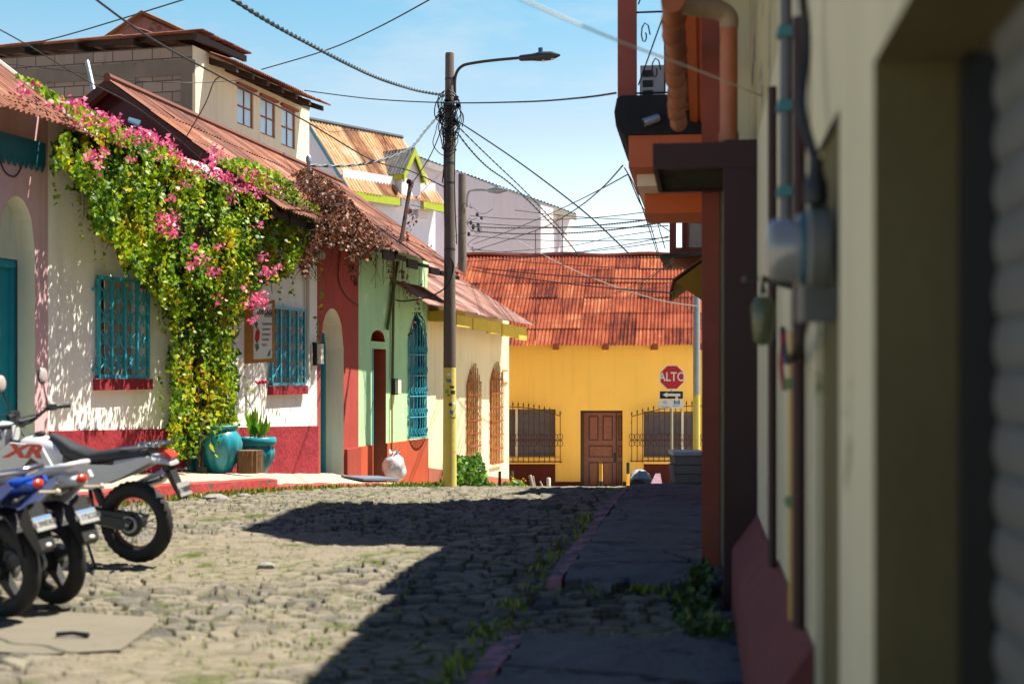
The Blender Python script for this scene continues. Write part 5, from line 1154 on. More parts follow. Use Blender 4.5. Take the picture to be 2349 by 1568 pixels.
m = MB(); m.tube([LF.at(905, 590, .45), LF.at(921, 545, .5), LF.at(941, 425, .5)], .042, 8); m.tube(spline([LF.at(941, 428, .5), LF.at(943, 419, .5), LF.at(937, 417, .5)], 4), .055, 8); tag(m.build('service_mast', M['beam'], None, 60, loc=LF.at(905, 590, .45)), 'dark leaning service mast sticking up through the rusty red eaves', 'mast')
m = MB(); m.tube([LF.at(712, 430, -1.6), LF.at(708, 372, -1.6)], .045, 8); m.lathe(LF.at(708, 372, -1.6), [(.06, 0), (.06, .1), (.03, .14)], 8); tag(m.build('service_mast', M['steel'], None, 50, loc=LF.at(712, 430, -1.6)), 'short dark service mast on the rusty roof above the dead vine', 'mast')
fl_ = thing('flood_lamp', 'small white flood lamp under the eaves of the red wall', 'lamp', LF.at(735, 585, .2)); c = LF.at(735, 585, .22)
m = MB(); m.lathe(c, [(.05, 0), (.075, .08), (.07, .12)], 12, axis=(.35, -.9, -.2)); m.build('housing', M['pipewhite'], fl_, 40); m = MB(); m.tube([c, LF.at(737, 578, 0)], .018, 6); m.build('mount', M['black'], fl_)
m = MB(); m.tube([LF.at(200, 142, -4.1)+V((0, 0, 0)), LF.at(222, 240, -3.6)], .045, 8); tag(m.build('vent_pipe', M['steel'], None, 60, loc=LF.at(222, 240, -3.6)), 'thin leaning grey vent pipe in front of the concrete block wall', 'pipe')
sl_ = thing('string_lights', 'string of clear bulbs hanging below the dead vine', 'string lights', LF.at(735, 540, .5))
pts = [LF.at(u, v, .5) for u, v in ((722, 532), (733, 540), (748, 548), (768, 546), (783, 552), (800, 560), (822, 552))]
m = MB(); m.tube(spline(pts, 5), .008, 4); m.build('cord', M['black'], sl_)
for u, v in ((735, 545), (755, 548), (783, 555), (806, 560), (824, 553)):
    c = LF.at(u, v, .5); m = MB(); m.lathe(c-V((0, 0, .16)), [(.008, 0), (.04, .03), (.05, .07), (.02, .12), (.02, .16)], 10); m.build('bulb', M['bulb'], sl_, 50)

# ---------------------------------------------------------------- flowering vine
def inpoly(x, y, p):
    r = np.zeros(len(x), bool); j = len(p)-1
    for i in range(len(p)):
        (a, b), (c, d) = p[i], p[j]; r ^= ((b > y) != (d > y)) & (x < (c-a)*(y-b)/(d-b+1e-12)+a); j = i
    return r
def scatter(poly_, k):
    p = np.array(poly_); lo, hi = p.min(0), p.max(0); out = []
    while sum(map(len, out)) < k:
        u = rng.uniform(lo[0], hi[0], k); v = rng.uniform(lo[1], hi[1], k); ok = inpoly(u, v, poly_); out.append(np.stack([u, v], 1)[ok])
    return np.concatenate(out)[:k]
def on_wall(uv, n):
    kk = (uv[:, 0]-HX)/F; t = (10.4-LF.N.x*n+kk*LF.N.y*n)/(LF.D.x-kk*LF.D.y)
    x = LF.O.x+LF.D.x*t+LF.N.x*n; y = LF.D.y*t+LF.N.y*n; z = CZ+(HV-uv[:, 1])/F*y
    return np.stack([x, y, z], 1)
vine = thing('flowering_vine', 'dense green climbing vine with pink flowers over the white house', 'vine', LF.at(470, 1060, .25))
BODY = [(112, 330), (150, 300), (205, 300), (330, 318), (470, 410), (640, 478), (735, 500), (730, 545), (700, 590), (655, 640), (600, 655), (570, 690), (548, 760), (545, 850), (540, 960), (520, 1010), (500, 1045), (400, 1050), (382, 1020), (392, 940), (385, 850), (395, 760), (372, 700), (335, 660), (312, 630), (285, 612), (262, 560), (225, 535), (205, 500), (200, 450), (160, 400), (140, 380), (120, 400)]
sd_ = scatter(BODY, 620); ids = rng.integers(0, len(sd_), 36000)      # hanging strands give the crown its clumps and gaps
ln = rng.uniform(25, 95, len(sd_)); ns = np.where(sd_[:, 1] < 640, rng.uniform(.2, .85, len(sd_)), rng.uniform(.12, .6, len(sd_)))
a = np.stack([sd_[ids, 0]+rng.normal(0, 5.0, 36000), sd_[ids, 1]+ln[ids]*rng.uniform(-.5, .9, 36000)], 1); ok = inpoly(a[:, 0], a[:, 1], BODY); keep = ok & ((a[:, 1] < 720) | (rng.random(36000) < .55)); a = a[keep][:18500]; ids = ids[keep][:18500]
n_ = ns[ids]+rng.normal(0, .06, len(a)); body = on_wall(a, np.clip(n_, .08, .95)); stint = rng.normal(0, .16, len(sd_))[ids]
a2 = scatter(BODY, 3200); back = on_wall(a2, rng.uniform(.06, .22, len(a2)))
ROOF = [(30, 165), (90, 190), (160, 235), (270, 280), (400, 350), (480, 400), (600, 455), (650, 480), (560, 470), (470, 425), (330, 345), (200, 300), (150, 250)]
ROOF2 = [(490, 365), (560, 362), (640, 395), (668, 420), (690, 450), (735, 475), (730, 510), (660, 480), (640, 455), (560, 410)]
def on_roof(uv, lift): return on_wall(uv, rng.uniform(.15, .85, len(uv)))
r1 = scatter(ROOF, 1500); r2_ = scatter(ROOF2, 1500)
roofp = on_roof(r1, rng.uniform(.03, .25, len(r1))); roofp2 = on_roof(r2_, rng.uniform(.05, .35, len(r2_)))
strands = []
for (u0, v0, v1, k, du) in ((180, 440, 560, 10, 8), (205, 480, 600, 12, 14), (230, 520, 610, 9, 10), (286, 600, 660, 8, 5), (350, 640, 760, 16, 18), (368, 700, 770, 9, 12), (365, 860, 960, 10, 10), (160, 390, 470, 6, 3), (124, 410, 470, 6, 4), (690, 560, 640, 10, 6), (665, 600, 680, 10, 6), (640, 640, 700, 8, 6), (560, 830, 990, 14, 10), (540, 940, 1050, 22, 14), (520, 900, 1060, 26, 18), (575, 860, 1000, 8, 8), (715, 520, 610, 12, 7), (735, 600, 720, 18, 3), (727, 720, 830, 16, 3)):
    for i in range(k):
        f = (i+random.random())/k; strands.append((u0+du*f+random.uniform(-3, 3), v0+(v1-v0)*f, random.uniform(.08, .3)))
s_ = np.array(strands); stp_ = on_wall(s_[:, :2], s_[:, 2])
allp = np.concatenate([body, roofp, roofp2, stp_]); tn = np.clip(rng.normal(.56, .15, len(allp))+np.concatenate([stint, np.zeros(len(allp)-len(stint))])+.18*(np.sin(allp[:, 1]*2.7)*np.sin(allp[:, 2]*3.3)), 0, 1)
leaf_obj('foliage', M['leaf'], allp, rng.uniform(.035, .076, len(allp)), vine, droop=.55, face=(.7, -.35, .55), tint=tn, jit=.75)
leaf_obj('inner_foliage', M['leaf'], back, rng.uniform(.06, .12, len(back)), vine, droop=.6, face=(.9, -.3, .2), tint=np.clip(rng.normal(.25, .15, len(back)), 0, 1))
yl = scatter([(460, 860), (520, 850), (545, 960), (530, 1060), (470, 1010), (460, 900)], 150); leaf_obj('yellowed_leaves', M['leaf'], on_wall(yl, rng.uniform(.2, .55, len(yl))), rng.uniform(.05, .11, len(yl)), vine, tint=rng.uniform(.82, 1, len(yl)))
m = MB()
for i in range(16):
    u = random.uniform(420, 520); pts = [LF.at(u+random.uniform(-10, 10), 1070, random.uniform(.1, .35)), LF.at(u+random.uniform(-15, 15), 900, random.uniform(.1, .3)), LF.at(u+random.uniform(-20, 20), 700, random.uniform(.1, .4)), LF.at(u+random.uniform(-50, 50), 520, random.uniform(.3, .6))]
    m.tube(spline(pts, 6), random.uniform(.008, .022), 5)
for i in range(40):
    u = random.uniform(170, 720); v = np.interp(u, [170, 300, 390, 560, 720], [380, 560, 620, 620, 520]); l = random.uniform(30, 110)
    m.tube(spline([LF.at(u, v-40, .4), LF.at(u+random.uniform(-12, 12), v+l*.4, .25), LF.at(u+random.uniform(-14, 14), v+l, .15)], 5), .005, 4)
m.build('stems', M['bark'], vine)
fp = []
def cluster(u, v, k, r, n=None, roof=False):
    uv = np.stack([rng.normal(u, r, k), rng.normal(v, r*.8, k)], 1); fp.append(on_roof(uv, rng.uniform(.15, .35, k)) if roof else on_wall(uv, rng.uniform(.72, .98, k) if n is None else np.full(k, n)))
for (u, v, k, r) in ((388, 505, 90, 12), (398, 535, 40, 6), (375, 520, 30, 8), (428, 425, 24, 7), (390, 455, 12, 5), (490, 622, 28, 7), (455, 598, 34, 8), (437, 610, 16, 6), (505, 567, 12, 6), (448, 567, 12, 5), (600, 592, 26, 8), (612, 625, 40, 8), (640, 612, 14, 6), (593, 680, 70, 10), (575, 700, 34, 8), (578, 735, 20, 5), (604, 692, 26, 8), (212, 360, 30, 10), (235, 350, 22, 8), (300, 365, 12, 9), (225, 385, 14, 6), (560, 660, 10, 5), (500, 690, 10, 6), (530, 455, 26, 9), (590, 520, 10, 6)): cluster(u, v, k, r)
for u in np.arange(40, 640, 8.0):
    v = np.interp(u, [40, 160, 250, 330, 470, 640], [175, 232, 275, 305, 372, 462]); cluster(u+random.uniform(-5, 5), v+random.uniform(-2, 34), int(random.uniform(3, 46)*(1 if u > 150 else .35)), random.uniform(4, 10), roof=True)
for (u, v, k) in ((178, 240, 70), (195, 262, 50), (500, 362, 60), (485, 345, 20), (585, 400, 70), (610, 420, 60), (560, 395, 40), (635, 430, 50), (300, 310, 50), (260, 290, 60), (340, 325, 40)): cluster(u, v, k, 10, roof=True)
fpp = np.concatenate(fp); leaf_obj('flowers', M['flower'], fpp, rng.uniform(.03, .065, len(fpp)), vine, droop=.1, face=(.5, -.5, .5))
dead = thing('dead_vine', 'brown dried vine hanging over the rusty eaves of the red wall', 'vine', LF.at(760, 480, .3))
DB = [(668, 400), (700, 385), (745, 405), (790, 440), (820, 480), (880, 540), (900, 560), (858, 575), (845, 600), (825, 590), (805, 605), (790, 560), (760, 560), (735, 560), (700, 640), (685, 600), (720, 540), (730, 480)]
a = scatter(DB, 5200); dn = np.clip(.9-(520-a[:, 1])/90, -.8, .85)*rng.uniform(.75, 1.0, len(a)); dn = np.where(a[:, 1] > 490, rng.uniform(.45, 1.2, len(a)), 1.1-(520-a[:, 1])/85+rng.uniform(-.05, .15, len(a)))
dpz = on_wall(a, dn); leaf_obj('dry_leaves', M['deadleaf'], dpz, rng.uniform(.025, .068, len(a)), dead, droop=.4)
b = []
for (u0, v0, u1, v1, k) in ((800, 600, 815, 650, 60), (940, 500, 930, 560, 40), (885, 520, 895, 640, 50), (925, 640, 945, 680, 30), (955, 720, 935, 775, 30), (960, 650, 955, 720, 26), (940, 480, 950, 510, 30), (920, 620, 925, 640, 30), (980, 560, 985, 600, 20)):
    for i in range(k): f = random.random(); b.append((u0+(u1-u0)*f+random.gauss(0, 4), v0+(v1-v0)*f+random.gauss(0, 4), random.uniform(.1, .6)))
b = np.array(b); leaf_obj('loose_sprays', M['deadleaf'], on_wall(b[:, :2], b[:, 2]), rng.uniform(.03, .07, len(b)), dead, droop=.5)
m = MB()
for i in range(240):
    u, v = a[rng.integers(len(a))]; n0 = 1.0 if v > 490 else .9; l = random.uniform(15, 60); an = random.uniform(0, 6.28)
    m.tube(spline([LF.at(u, v, n0), LF.at(u+l*.5*math.cos(an), v+l*.5*abs(math.sin(an)), n0-.05+random.uniform(-.1, .15)), LF.at(u+l*math.cos(an)*.8, v+l*abs(math.sin(an)), n0-.15)], 3), random.uniform(.004, .008), 3)
for i in range(26):
    u = random.uniform(690, 975); v0 = np.interp(u, [690, 740, 800, 870, 975], [560, 560, 590, 590, 625]); m.tube(spline([LF.at(u, v0-15, .5), LF.at(u+random.uniform(-5, 5), v0+30, .4), LF.at(u+random.uniform(-12, 8), v0+random.uniform(40, 100), .2)], 4), .005, 3)
m.build('twigs', M['bark'], dead)

# ---------------------------------------------------------------- bushes, weeds, grass
bush = thing('leafy_bush', 'bright green leafy bush at the foot of the tall pole', 'bush', LF.p(LF.tu(1068, .9), .9, gz(30)))
def bushpts(poly_, k, n0, n1):
    a = scatter(poly_, k); return on_wall(a, rng.uniform(n0, n1, k))
leaf_obj('foliage', M['herb'], bushpts([(1020, 1075), (1040, 1050), (1075, 1045), (1100, 1040), (1108, 1075), (1120, 1110), (1115, 1128), (1020, 1122)], 1300, .5, 1.3), rng.uniform(.05, .125, 1300), bush, droop=.25, face=(.4, -.4, .6))
m = MB()
for i in range(14): u = random.uniform(1035, 1105); m.tube(spline([LF.at(1066+(u-1066)*.3, 1125, .9), LF.at(u*.6+1066*.4, 1090, .9), LF.at(u, random.uniform(1045, 1070), random.uniform(.7, 1.1))], 4), .008, 4)
m.build('stems', M['bark'], bush)
wd_ = thing('flowering_weed', 'tall weed with small yellow flowers beside the leaning stakes', 'weed', P(1188, 1125, 33))
def camb(poly_, k, z0, z1):
    a = scatter(poly_, k); Z = rng.uniform(z0, z1, k); return np.stack([(a[:, 0]-HX)/F*Z, Z, CZ+(HV-a[:, 1])/F*Z], 1)
leaf_obj('foliage', M['herb'], camb([(1165, 1120), (1178, 1100), (1200, 1105), (1215, 1135), (1165, 1138)], 320, 32, 33.4), rng.uniform(.05, .11, 320), wd_, droop=-.2)
leaf_obj('flowers', M['yellowflower'], camb([(1170, 1092), (1205, 1095), (1208, 1118), (1170, 1115)], 70, 32, 33.2), rng.uniform(.03, .05, 70), wd_)
sb = thing('shade_bush', 'dark bushy weed against the red pilaster in the shade', 'bush', RF.p(8.9, .5, .1))
a = rng.normal(size=(900, 3)); a /= np.linalg.norm(a, axis=1)[:, None]; a *= rng.uniform(.3, 1, (900, 1))**.5
ctr = np.array([RF.p(s, nn, zz) for s, nn, zz in [(9.6, .35, .18), (9.2, .38, .14), (8.7, .42, .10), (8.3, .36, .05), (7.9, .28, .12)]]); pos = (ctr-np.array([0, 0, .05]))[rng.integers(0, 5, 900)]+a*np.array([.11, .33, .15]); pos[:, 2] = np.maximum(pos[:, 2], .03); pos = pos[:620]
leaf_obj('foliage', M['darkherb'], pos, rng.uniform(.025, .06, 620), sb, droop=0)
gp, gs = [], []
def tuft(u0, u1, n, k, h=(.03, .10)):
    for i in range(k):
        u = random.uniform(u0, u1); t = LF.tu(u, n); c_ = random.gauss(0, .06); p = LF.p(t, n+abs(c_), 0); z = gz(p.y)+.015
        for j in range(5): gp.append((p.x+random.gauss(0, .04), p.y+random.gauss(0, .05), z)); gs.append(random.uniform(*h))
tuft(390, 640, 1.42, 130); tuft(640, 760, 1.12, 60); tuft(740, 900, 1.12, 80, (.03, .11)); tuft(890, 1020, 1.08, 110, (.04, .14)); tuft(1010, 1180, .95, 160, (.05, .2)); tuft(250, 420, 1.42, 40); tuft(640, 700, .1, 20, (.03, .07)); tuft(480, 560, .95, 16); tuft(1150, 1240, 1.1, 60, (.04, .12))
def groundtuft(u, v, k, sp_, h=(.02, .06)):
    p = P(u, v, CZ*F/(v-HV))
    for j in range(k): x, y = p.x+random.gauss(0, sp_), p.y+random.gauss(0, sp_*1.3); gp.append((x, y, gz(y)+.01)); gs.append(random.uniform(*h))
for i in range(80):
    u = random.uniform(380, 1250); v = random.choice([random.uniform(1135, 1210), random.uniform(1280, 1560)])
    if v > 1250 and u > 1100-(v-1225)*1.0: u -= 250
    groundtuft(u, v, 9, .05, (.015, .045))
for i in range(46): s = random.uniform(6, 15); p = RF.p(s, 1.5+abs(random.gauss(0, .06)), 0); [(gp.append((p.x+random.gauss(0, .05), p.y+random.gauss(0, .07), gz(p.y)+.01)), gs.append(random.uniform(.03, .10))) for _ in range(9)]
for i in range(40): p = RF.p(random.choice([7.8, 9.7])+random.gauss(0, .08), random.uniform(.2, 1.4), 0); [(gp.append((p.x+random.gauss(0, .05), p.y+random.gauss(0, .05), .02)), gs.append(random.uniform(.03, .09))) for _ in range(7)]
tag(leaf_obj('grass', M['grass'], gp, gs, None, droop=-1.0, shape='long'), kind='stuff')

# ---------------------------------------------------------------- overhead wires
def wire(label, pts, r=.012, mat_=None, twist=0, group='overhead wires across the street', k=9):
    """pts: (u, v, distance)"""
    pp = spline([P(*p) for p in pts], k); m = MB()
    if twist:
        L = [0]
        for a, b in zip(pp, pp[1:]): L.append(L[-1]+(b-a).length)
        fine = []; n = max(20, int(L[-1]/twist*8))
        for s in (0, 1):
            q = []
            for i in range(n+1):
                x = L[-1]*i/n; j = min(max(1, int(np.searchsorted(L, x))), len(L)-1); f = (x-L[j-1])/max(1e-6, L[j]-L[j-1]); c = pp[j-1].lerp(pp[j], f); d = (pp[j]-pp[j-1]).normalized(); sx = d.cross(V((0, 0, 1))).normalized(); sz = sx.cross(d); an = 2*math.pi*x/twist+s*math.pi
                q.append(c+(sx*math.cos(an)+sz*math.sin(an))*r*1.15)
            m.tube(q, r, 5)
    else: m.tube(pp, r, 5)
    tag(m.build('overhead_wire', mat_ or M['cable'], None, 60, loc=P(*pts[0])), label, 'wire', group)
KW = M['cableblk']
wire('thick twisted cable from the top left sky down to the tall pole', [(500, -25, 15), (600, 40, 16.5), (700, 96, 18.5), (850, 172, 23), (950, 206, 26.5), (1022, 219, PZ-.1)], .015, twist=.42)
wire('straight teal wire rising from the block house roof to the top edge', [(600, 160, 34), (750, 115, 30), (870, 62, 27), (1010, -14, 24)], .014)
wire('slack wire crossing the block house peak towards the top edge', [(55, 105, 30), (150, 82, 29), (285, 42, 27), (440, -6, 25)], .014)
wire('long dark wire from the top edge over the block house to the pole', [(205, -12, 14), (345, 88, 16), (505, 176, 18.5), (700, 278, 22), (850, 366, 26), (940, 392, 27.5), (1025, 432, PZ)], .013, KW)
wire('thin wire from the left edge over the pink flowers', [(-20, 58, 15), (65, 105, 16), (200, 186, 17.5), (310, 245, 18.6), (420, 330, 19.6), (520, 420, 20.5)], .008, KW)
wire('teal wire running level from the block house past the pole to the balcony', [(698, 208, 36), (850, 227, 32), (1020, 236, PZ-.2), (1200, 234, 22), (1330, 225, 18), (1412, 214, 16)], .013)
wire('thin drop wire from the long wire down into the vine', [(505, 176, 18.5), (490, 190, 18.6), (470, 240, 18.9), (430, 310, 19.4), (395, 372, 19.8)], .008, KW)
wire('thin wire level across the block wall to the eaves', [(-10, 145, 28), (130, 160, 28), (300, 185, 28), (460, 190, 28.5), (560, 183, 31)], .008, KW)
wire('twisted service drop from the mast above the dead vine to the pole', [(710, 380, 25), (800, 380, 25.5), (880, 366, 26.2), (940, 340, 27), (975, 300, 27.9), (1008, 262, PZ-.1)], .014, paint('faded_sheath', (.10, .13, .14), .6, .2), twist=.5)
wire('straight cable from the pole down to the right hand balcony', [(1040, 272, PZ-.1), (1180, 365, 26.5), (1330, 478, 24.5), (1420, 560, 23.5), (1445, 585, 23)], .014)
wire('twisted pair drooping right from the pole', [(1045, 300, PZ), (1080, 345, 29.5), (1120, 385, 31), (1180, 430, 33), (1290, 540, 36), (1330, 590, 38)], .010, twist=.4)
wire('second twisted pair drooping right from the pole, slightly higher', [(1045, 285, PZ), (1090, 330, 29.5), (1140, 378, 31), (1210, 445, 33), (1300, 540, 36)], .008, twist=.5)
wire('blurred pale wire close to the camera ending on the right wall', [(1170, -14, 5.0), (1300, 45, 5.5), (1440, 103, 6.2), (1600, 162, 7.2), (1765, 228, 8.6)], .0045, M['cablewht'])
wire('teal wire from the balcony corner down to the pale building', [(1428, 380, 17), (1380, 432, 20), (1320, 480, 24), (1250, 520, 29), (1180, 545, 34), (1085, 575, 42)], .010)
wire('bright white wire slanting down to the right across the rust red roof', [(1085, 495, 42), (1180, 548, 39), (1300, 612, 35), (1420, 660, 32), (1520, 690, 30), (1600, 702, 28)], .013, M['cablewht'])
for i, (lab, a, b, sag, z1) in enumerate((('level black wire from the short pole to the red bay', (1070, 510), (1532, 518), 8, 24), ('level twisted wire ending just under the red bay roof', (1080, 520), (1532, 498), 12, 24), ('black wire from the short pole sagging to the bay middle', (1075, 540), (1532, 545), 10, 24), ('thin black wire from the short pole rising to the bay', (1068, 600), (1535, 542), 10, 24), ('thin teal wire rising from the yellow house ridge to the bay', (1150, 592), (1535, 552), 6, 24), ('thin wire just above the ridge of the rust red roof', (1078, 572), (1535, 592), 5, 24), ('black wire crossing the top of the rust red roof', (1078, 590), (1540, 618), 4, 23), ('thick black wire crossing the rust red roof to the ochre eaves', (1082, 620), (1545, 672), 6, 22.5), ('thin black wire just above the thick one on the rust red roof', (1082, 612), (1545, 640), 8, 22.5), ('thin wire from the pale building level to the bay top', (1180, 482), (1532, 505), 6, 24), ('faint wire sagging low over the rust red roof', (1082, 650), (1545, 600), 70, 22.5), ('faint wire sagging slightly across the lower rust red roof', (1082, 670), (1545, 655), 14, 22.5), ('thin black wire from the short pole to the top of the bay', (1078, 495), (1532, 478), 16, 24), ('thin wire crossing steeply up over the pale building', (1085, 560), (1440, 400), 10, 18), ('thin teal wire just below the twisted level wire', (1080, 530), (1532, 508), 16, 24), ('faint wire sagging lowest over the rust red roof', (1090, 690), (1545, 590), 95, 22.5))):
    pts = [(a[0]+(b[0]-a[0])*f, a[1]+(b[1]-a[1])*f+sag*4*f*(1-f), 42+(z1-42)*f) for f in np.linspace(0, 1, 7)]
    wire(lab, pts, .014 if 'thick' in lab else (.006 if 'faint' in lab else .009), KW if 'black' in lab or 'thin' in lab else (paint('grey_sheath', (.2, .18, .17), .6) if 'faint' in lab else None), twist=.5 if 'twisted' in lab else 0)
for i, (lab, pts) in enumerate((('steep drop wire from the balcony beam to the ridge, farthest left', [(1432, 385, 17.5), (1460, 440, 19), (1500, 560, 23), (1510, 590, 24)]), ('steep drop wire from the balcony beam to the ridge, middle one', [(1455, 420, 18.5), (1480, 480, 20), (1510, 580, 23.5)]), ('steep drop wire under the balcony closest to the bay', [(1480, 420, 19), (1495, 470, 20.5), (1525, 570, 23)]), ('looping drop wire from the balcony beam round to the bay', [(1440, 400, 18), (1470, 470, 19.5), (1500, 505, 21), (1535, 530, 23.5)]))): wire(lab, pts, .008)
for i, (lab, u, v0, v1) in enumerate((('vertical black stay wire in front of the pale building, left one', 1228, 530, 780), ('vertical black stay wire in front of the pale building, right one', 1290, 500, 725))): wire(lab, [(u, v0, 38), (u, (v0+v1)/2, 38), (u, v1, 38.3)], .010, KW)
wire('wire fanning down from the short pole to the ridge', [(1500, 500+30, 25), (1400, 545, 29), (1300, 565, 33), (1150, 578, 40)], .008, KW)
wire('black cable from the tall pole sagging to the green wall', [(1032, 590, PZ-.15), (1040, 612, PZ-.1), (1025, 655, PZ-.1), (985, 680, PZ), (930, 690, 29.2), (905, 688, 30)], .016, KW, group='cables on the tall pole')
wire('pale wire from the tall pole down left to the lime dormer', [(1030, 380, PZ), (1010, 398, 30), (960, 450, 36), (930, 500, 45)], .008, M['cablewht'])
wire('black wire from the leaning mast up to the tall pole', [(942, 425, 30.4), (985, 360, 29.6), (1010, 300, 29), (1018, 250, PZ)], .011, KW)
wire('thin black wire from the leaning mast across to the short pole', [(942, 470, 30.4), (985, 480, 33), (1060, 500, 43)], .008, KW)
wire('thin wire crossing the rusty eaves towards the tall pole', [(700, 480, 24), (800, 512, 26), (900, 540, 27.5), (1020, 600, PZ)], .008, KW)
wire('thin looped antenna wire above the orange rust roof', [(700, 285, 45), (730, 290, 45), (760, 303, 45), (800, 300, 46), (870, 306, 47), (878, 312, 47), (892, 360, 48)], .010, KW)
cb_ = thing('cable_tangle', 'tangle of black cables and connectors round the tall pole', 'cables', P(1031, 270, PZ))
m = MB()
for i in range(34):
    c = P(1031+random.uniform(-10, 10), random.uniform(225, 330), PZ); r = random.uniform(.08, .30); a0 = random.uniform(0, 6.28); sx = random.uniform(.4, 1); pts = [c+V((r*sx*math.cos(a0+k*.7)+random.uniform(-.03, .03), random.uniform(-.18, -.09), r*1.25*math.sin(a0+k*.7))) for k in range(8)]; m.tube(spline(pts, 4), random.uniform(.006, .012), 4)
for u0, v0, v1 in ((1018, 330, 640), (1044, 300, 560), (1021, 330, 520), (1016, 300, 420)): m.tube(spline([P(u0, v0, PZ-.15), P(u0+random.uniform(-6, 4), (v0+v1)/2, PZ-.17), P(u0+random.uniform(-3, 6), v1, PZ-.15)], 6), .011, 4)
m.build('loops', KW, cb_)
for i in range(16):
    m = MB(); c = P(1031+random.choice([-1, 1])*random.uniform(4, 22), random.uniform(218, 315), PZ-.15); m.cb(c, random.uniform(.05, .1), .06, random.uniform(.05, .12), rot=Matrix.Rotation(random.uniform(-.6, .6), 3, 'Y')); m.build('connector', M['black'], cb_)
cb2 = thing('cable_tangle', 'tangle of black cables round the shorter pole', 'cables', P(1080, 510, 42.7)); m = MB()
for i in range(9):
    c = P(1082+random.uniform(-16, 30), random.uniform(470, 590), 42.6); r = random.uniform(.10, .34); a0 = random.uniform(0, 6.28); m.tube(spline([c+V((r*1.4*math.cos(a0+k*.6), 0, r*.7*math.sin(a0+k*.6)+random.uniform(-.05, .05))) for k in range(random.randint(3, 6))], 4), .008, 4)
m.build('loops', KW, cb2)
# ---------------------------------------------------------------- motorcycles (built along +x, rear contact at the origin, then turned into place)
def torus(mb, c, R, r, axis_y=True, n=40, k=10, knob=0, flat=1.0, m=0):
    c = V(c); vs = []
    for i in range(n):
        a = 2*math.pi*i/n
        for j in range(k):
            b = 2*math.pi*j/k; kk = knob if (knob and math.cos(b) > .3 and (i+(j % 2)) % 2 == 0) else 0
            rr = R+(r+kk)*math.cos(b); vs.append(c+V((rr*math.cos(a), (r+kk*.5)*flat*math.sin(b), rr*math.sin(a))))
    mb.add(vs, [(i*k+j, ((i+1) % n)*k+j, ((i+1) % n)*k+(j+1) % k, i*k+(j+1) % k) for i in range(n) for j in range(k)], m)
def loft(mb, secs, m=0):
    """secs: (x, z_bottom, z_top, half width bottom, half width top) rounded box sections along x"""
    k = 10; vs = []
    for x, zb, zt, wb, wt in secs:
        for j in range(k):
            a = 2*math.pi*j/k+math.pi/k; sx = math.copysign(abs(math.cos(a))**.55, math.cos(a)); sz = math.copysign(abs(math.sin(a))**.55, math.sin(a)); f = (sz+1)/2; vs.append(V((x, (wb+(wt-wb)*f)*sx, zb+(zt-zb)*f)))
    L = len(secs); mb.add(vs, [(i*k+j, i*k+(j+1) % k, (i+1)*k+(j+1) % k, (i+1)*k+j) for i in range(L-1) for j in range(k)]+[tuple(range(k-1, -1, -1)), tuple(range((L-1)*k, L*k))], m)
def side(mb, pts, y, w, m=0): mb.prism([V((x, y, z)) for x, z in pts], (0, w, 0), m)
def wheel(root, x, R, tr, rim, spokes, knob=0, disc=True):
    w_ = bpy.data.objects.new('wheel', None); COL.objects.link(w_); w_.parent = root; w_.location = (x, 0, R)
    c = V((x, 0, R)); m = MB(); torus(m, c, R-tr, tr, n=64 if knob else 44, k=12, knob=knob, flat=.95); m.build('tyre', M['rubber'], w_, 50)
    m = MB(); torus(m, c, R-tr*1.75, .018, n=40, k=8, flat=1.7); m.build('rim', rim, w_, 50)
    m = MB(); m.lathe(c-V((0, .07, 0)), [(.03, 0), (.065, .01), (.065, .13), (.03, .14)], 16, axis=(0, 1, 0)); 
    if disc: m.lathe(c+V((0, .075, 0)), [(.105, 0), (.105, .012), (.05, .02)], 24, axis=(0, 1, 0))
    m.build('hub', M['darksteel'], w_, 40)
    m = MB(); ri = R-tr*1.7
    if spokes == 'wire':
        for i in range(32):
            a = 2*math.pi*i/32; b = a+(.35 if i % 2 else -.35); s = .045*(1 if i % 4 < 2 else -1); m.tube([c+V((.06*math.cos(b), s, .06*math.sin(b))), c+V((ri*math.cos(a), 0, ri*math.sin(a)))], .0032, 4)
        m.build('spokes', M['steel'], w_)
    else:
        for i in range(5):
            a = 2*math.pi*i/5+.3; d = V((math.cos(a), 0, math.sin(a))); t = V((-math.sin(a), 0, math.cos(a))); p, q = c+d*.05, c+d*(ri+.01)
            m.prism([p-t*.04, q-t*.018, q+t*.018, p+t*.04], (0, .05, 0))
        m.build('spokes', M['black'], w_)
def plate(root, c, nrm, w_, h, txt, top=None):
    c = V(c); n_ = V(nrm).normalized(); x = V((0, 0, 1)).cross(n_).normalized(); z = n_.cross(x)
    m = MB(); m.prism([c-x*w_/2-z*h/2, c+x*w_/2-z*h/2, c+x*w_/2+z*h/2, c-x*w_/2+z*h/2], n_*.006); p = m.build('license_plate', M['plate'], root)
    m = MB(); put_text(m, txt, h*.52, c+n_*.008-z*h*.08, x, z, depth=.0008, font_scale_x=.72, bold=.002); m.build('plate_number', M['sticker_k'], p)
    if top: m = MB(); a = c+z*h*.36+n_*.0065; m.prism([a-x*w_*.45-z*h*.09, a+x*w_*.45-z*h*.09, a+x*w_*.45+z*h*.09, a-x*w_*.45+z*h*.09], n_*.001); m.build('plate_band', M['sticker_b'], p)
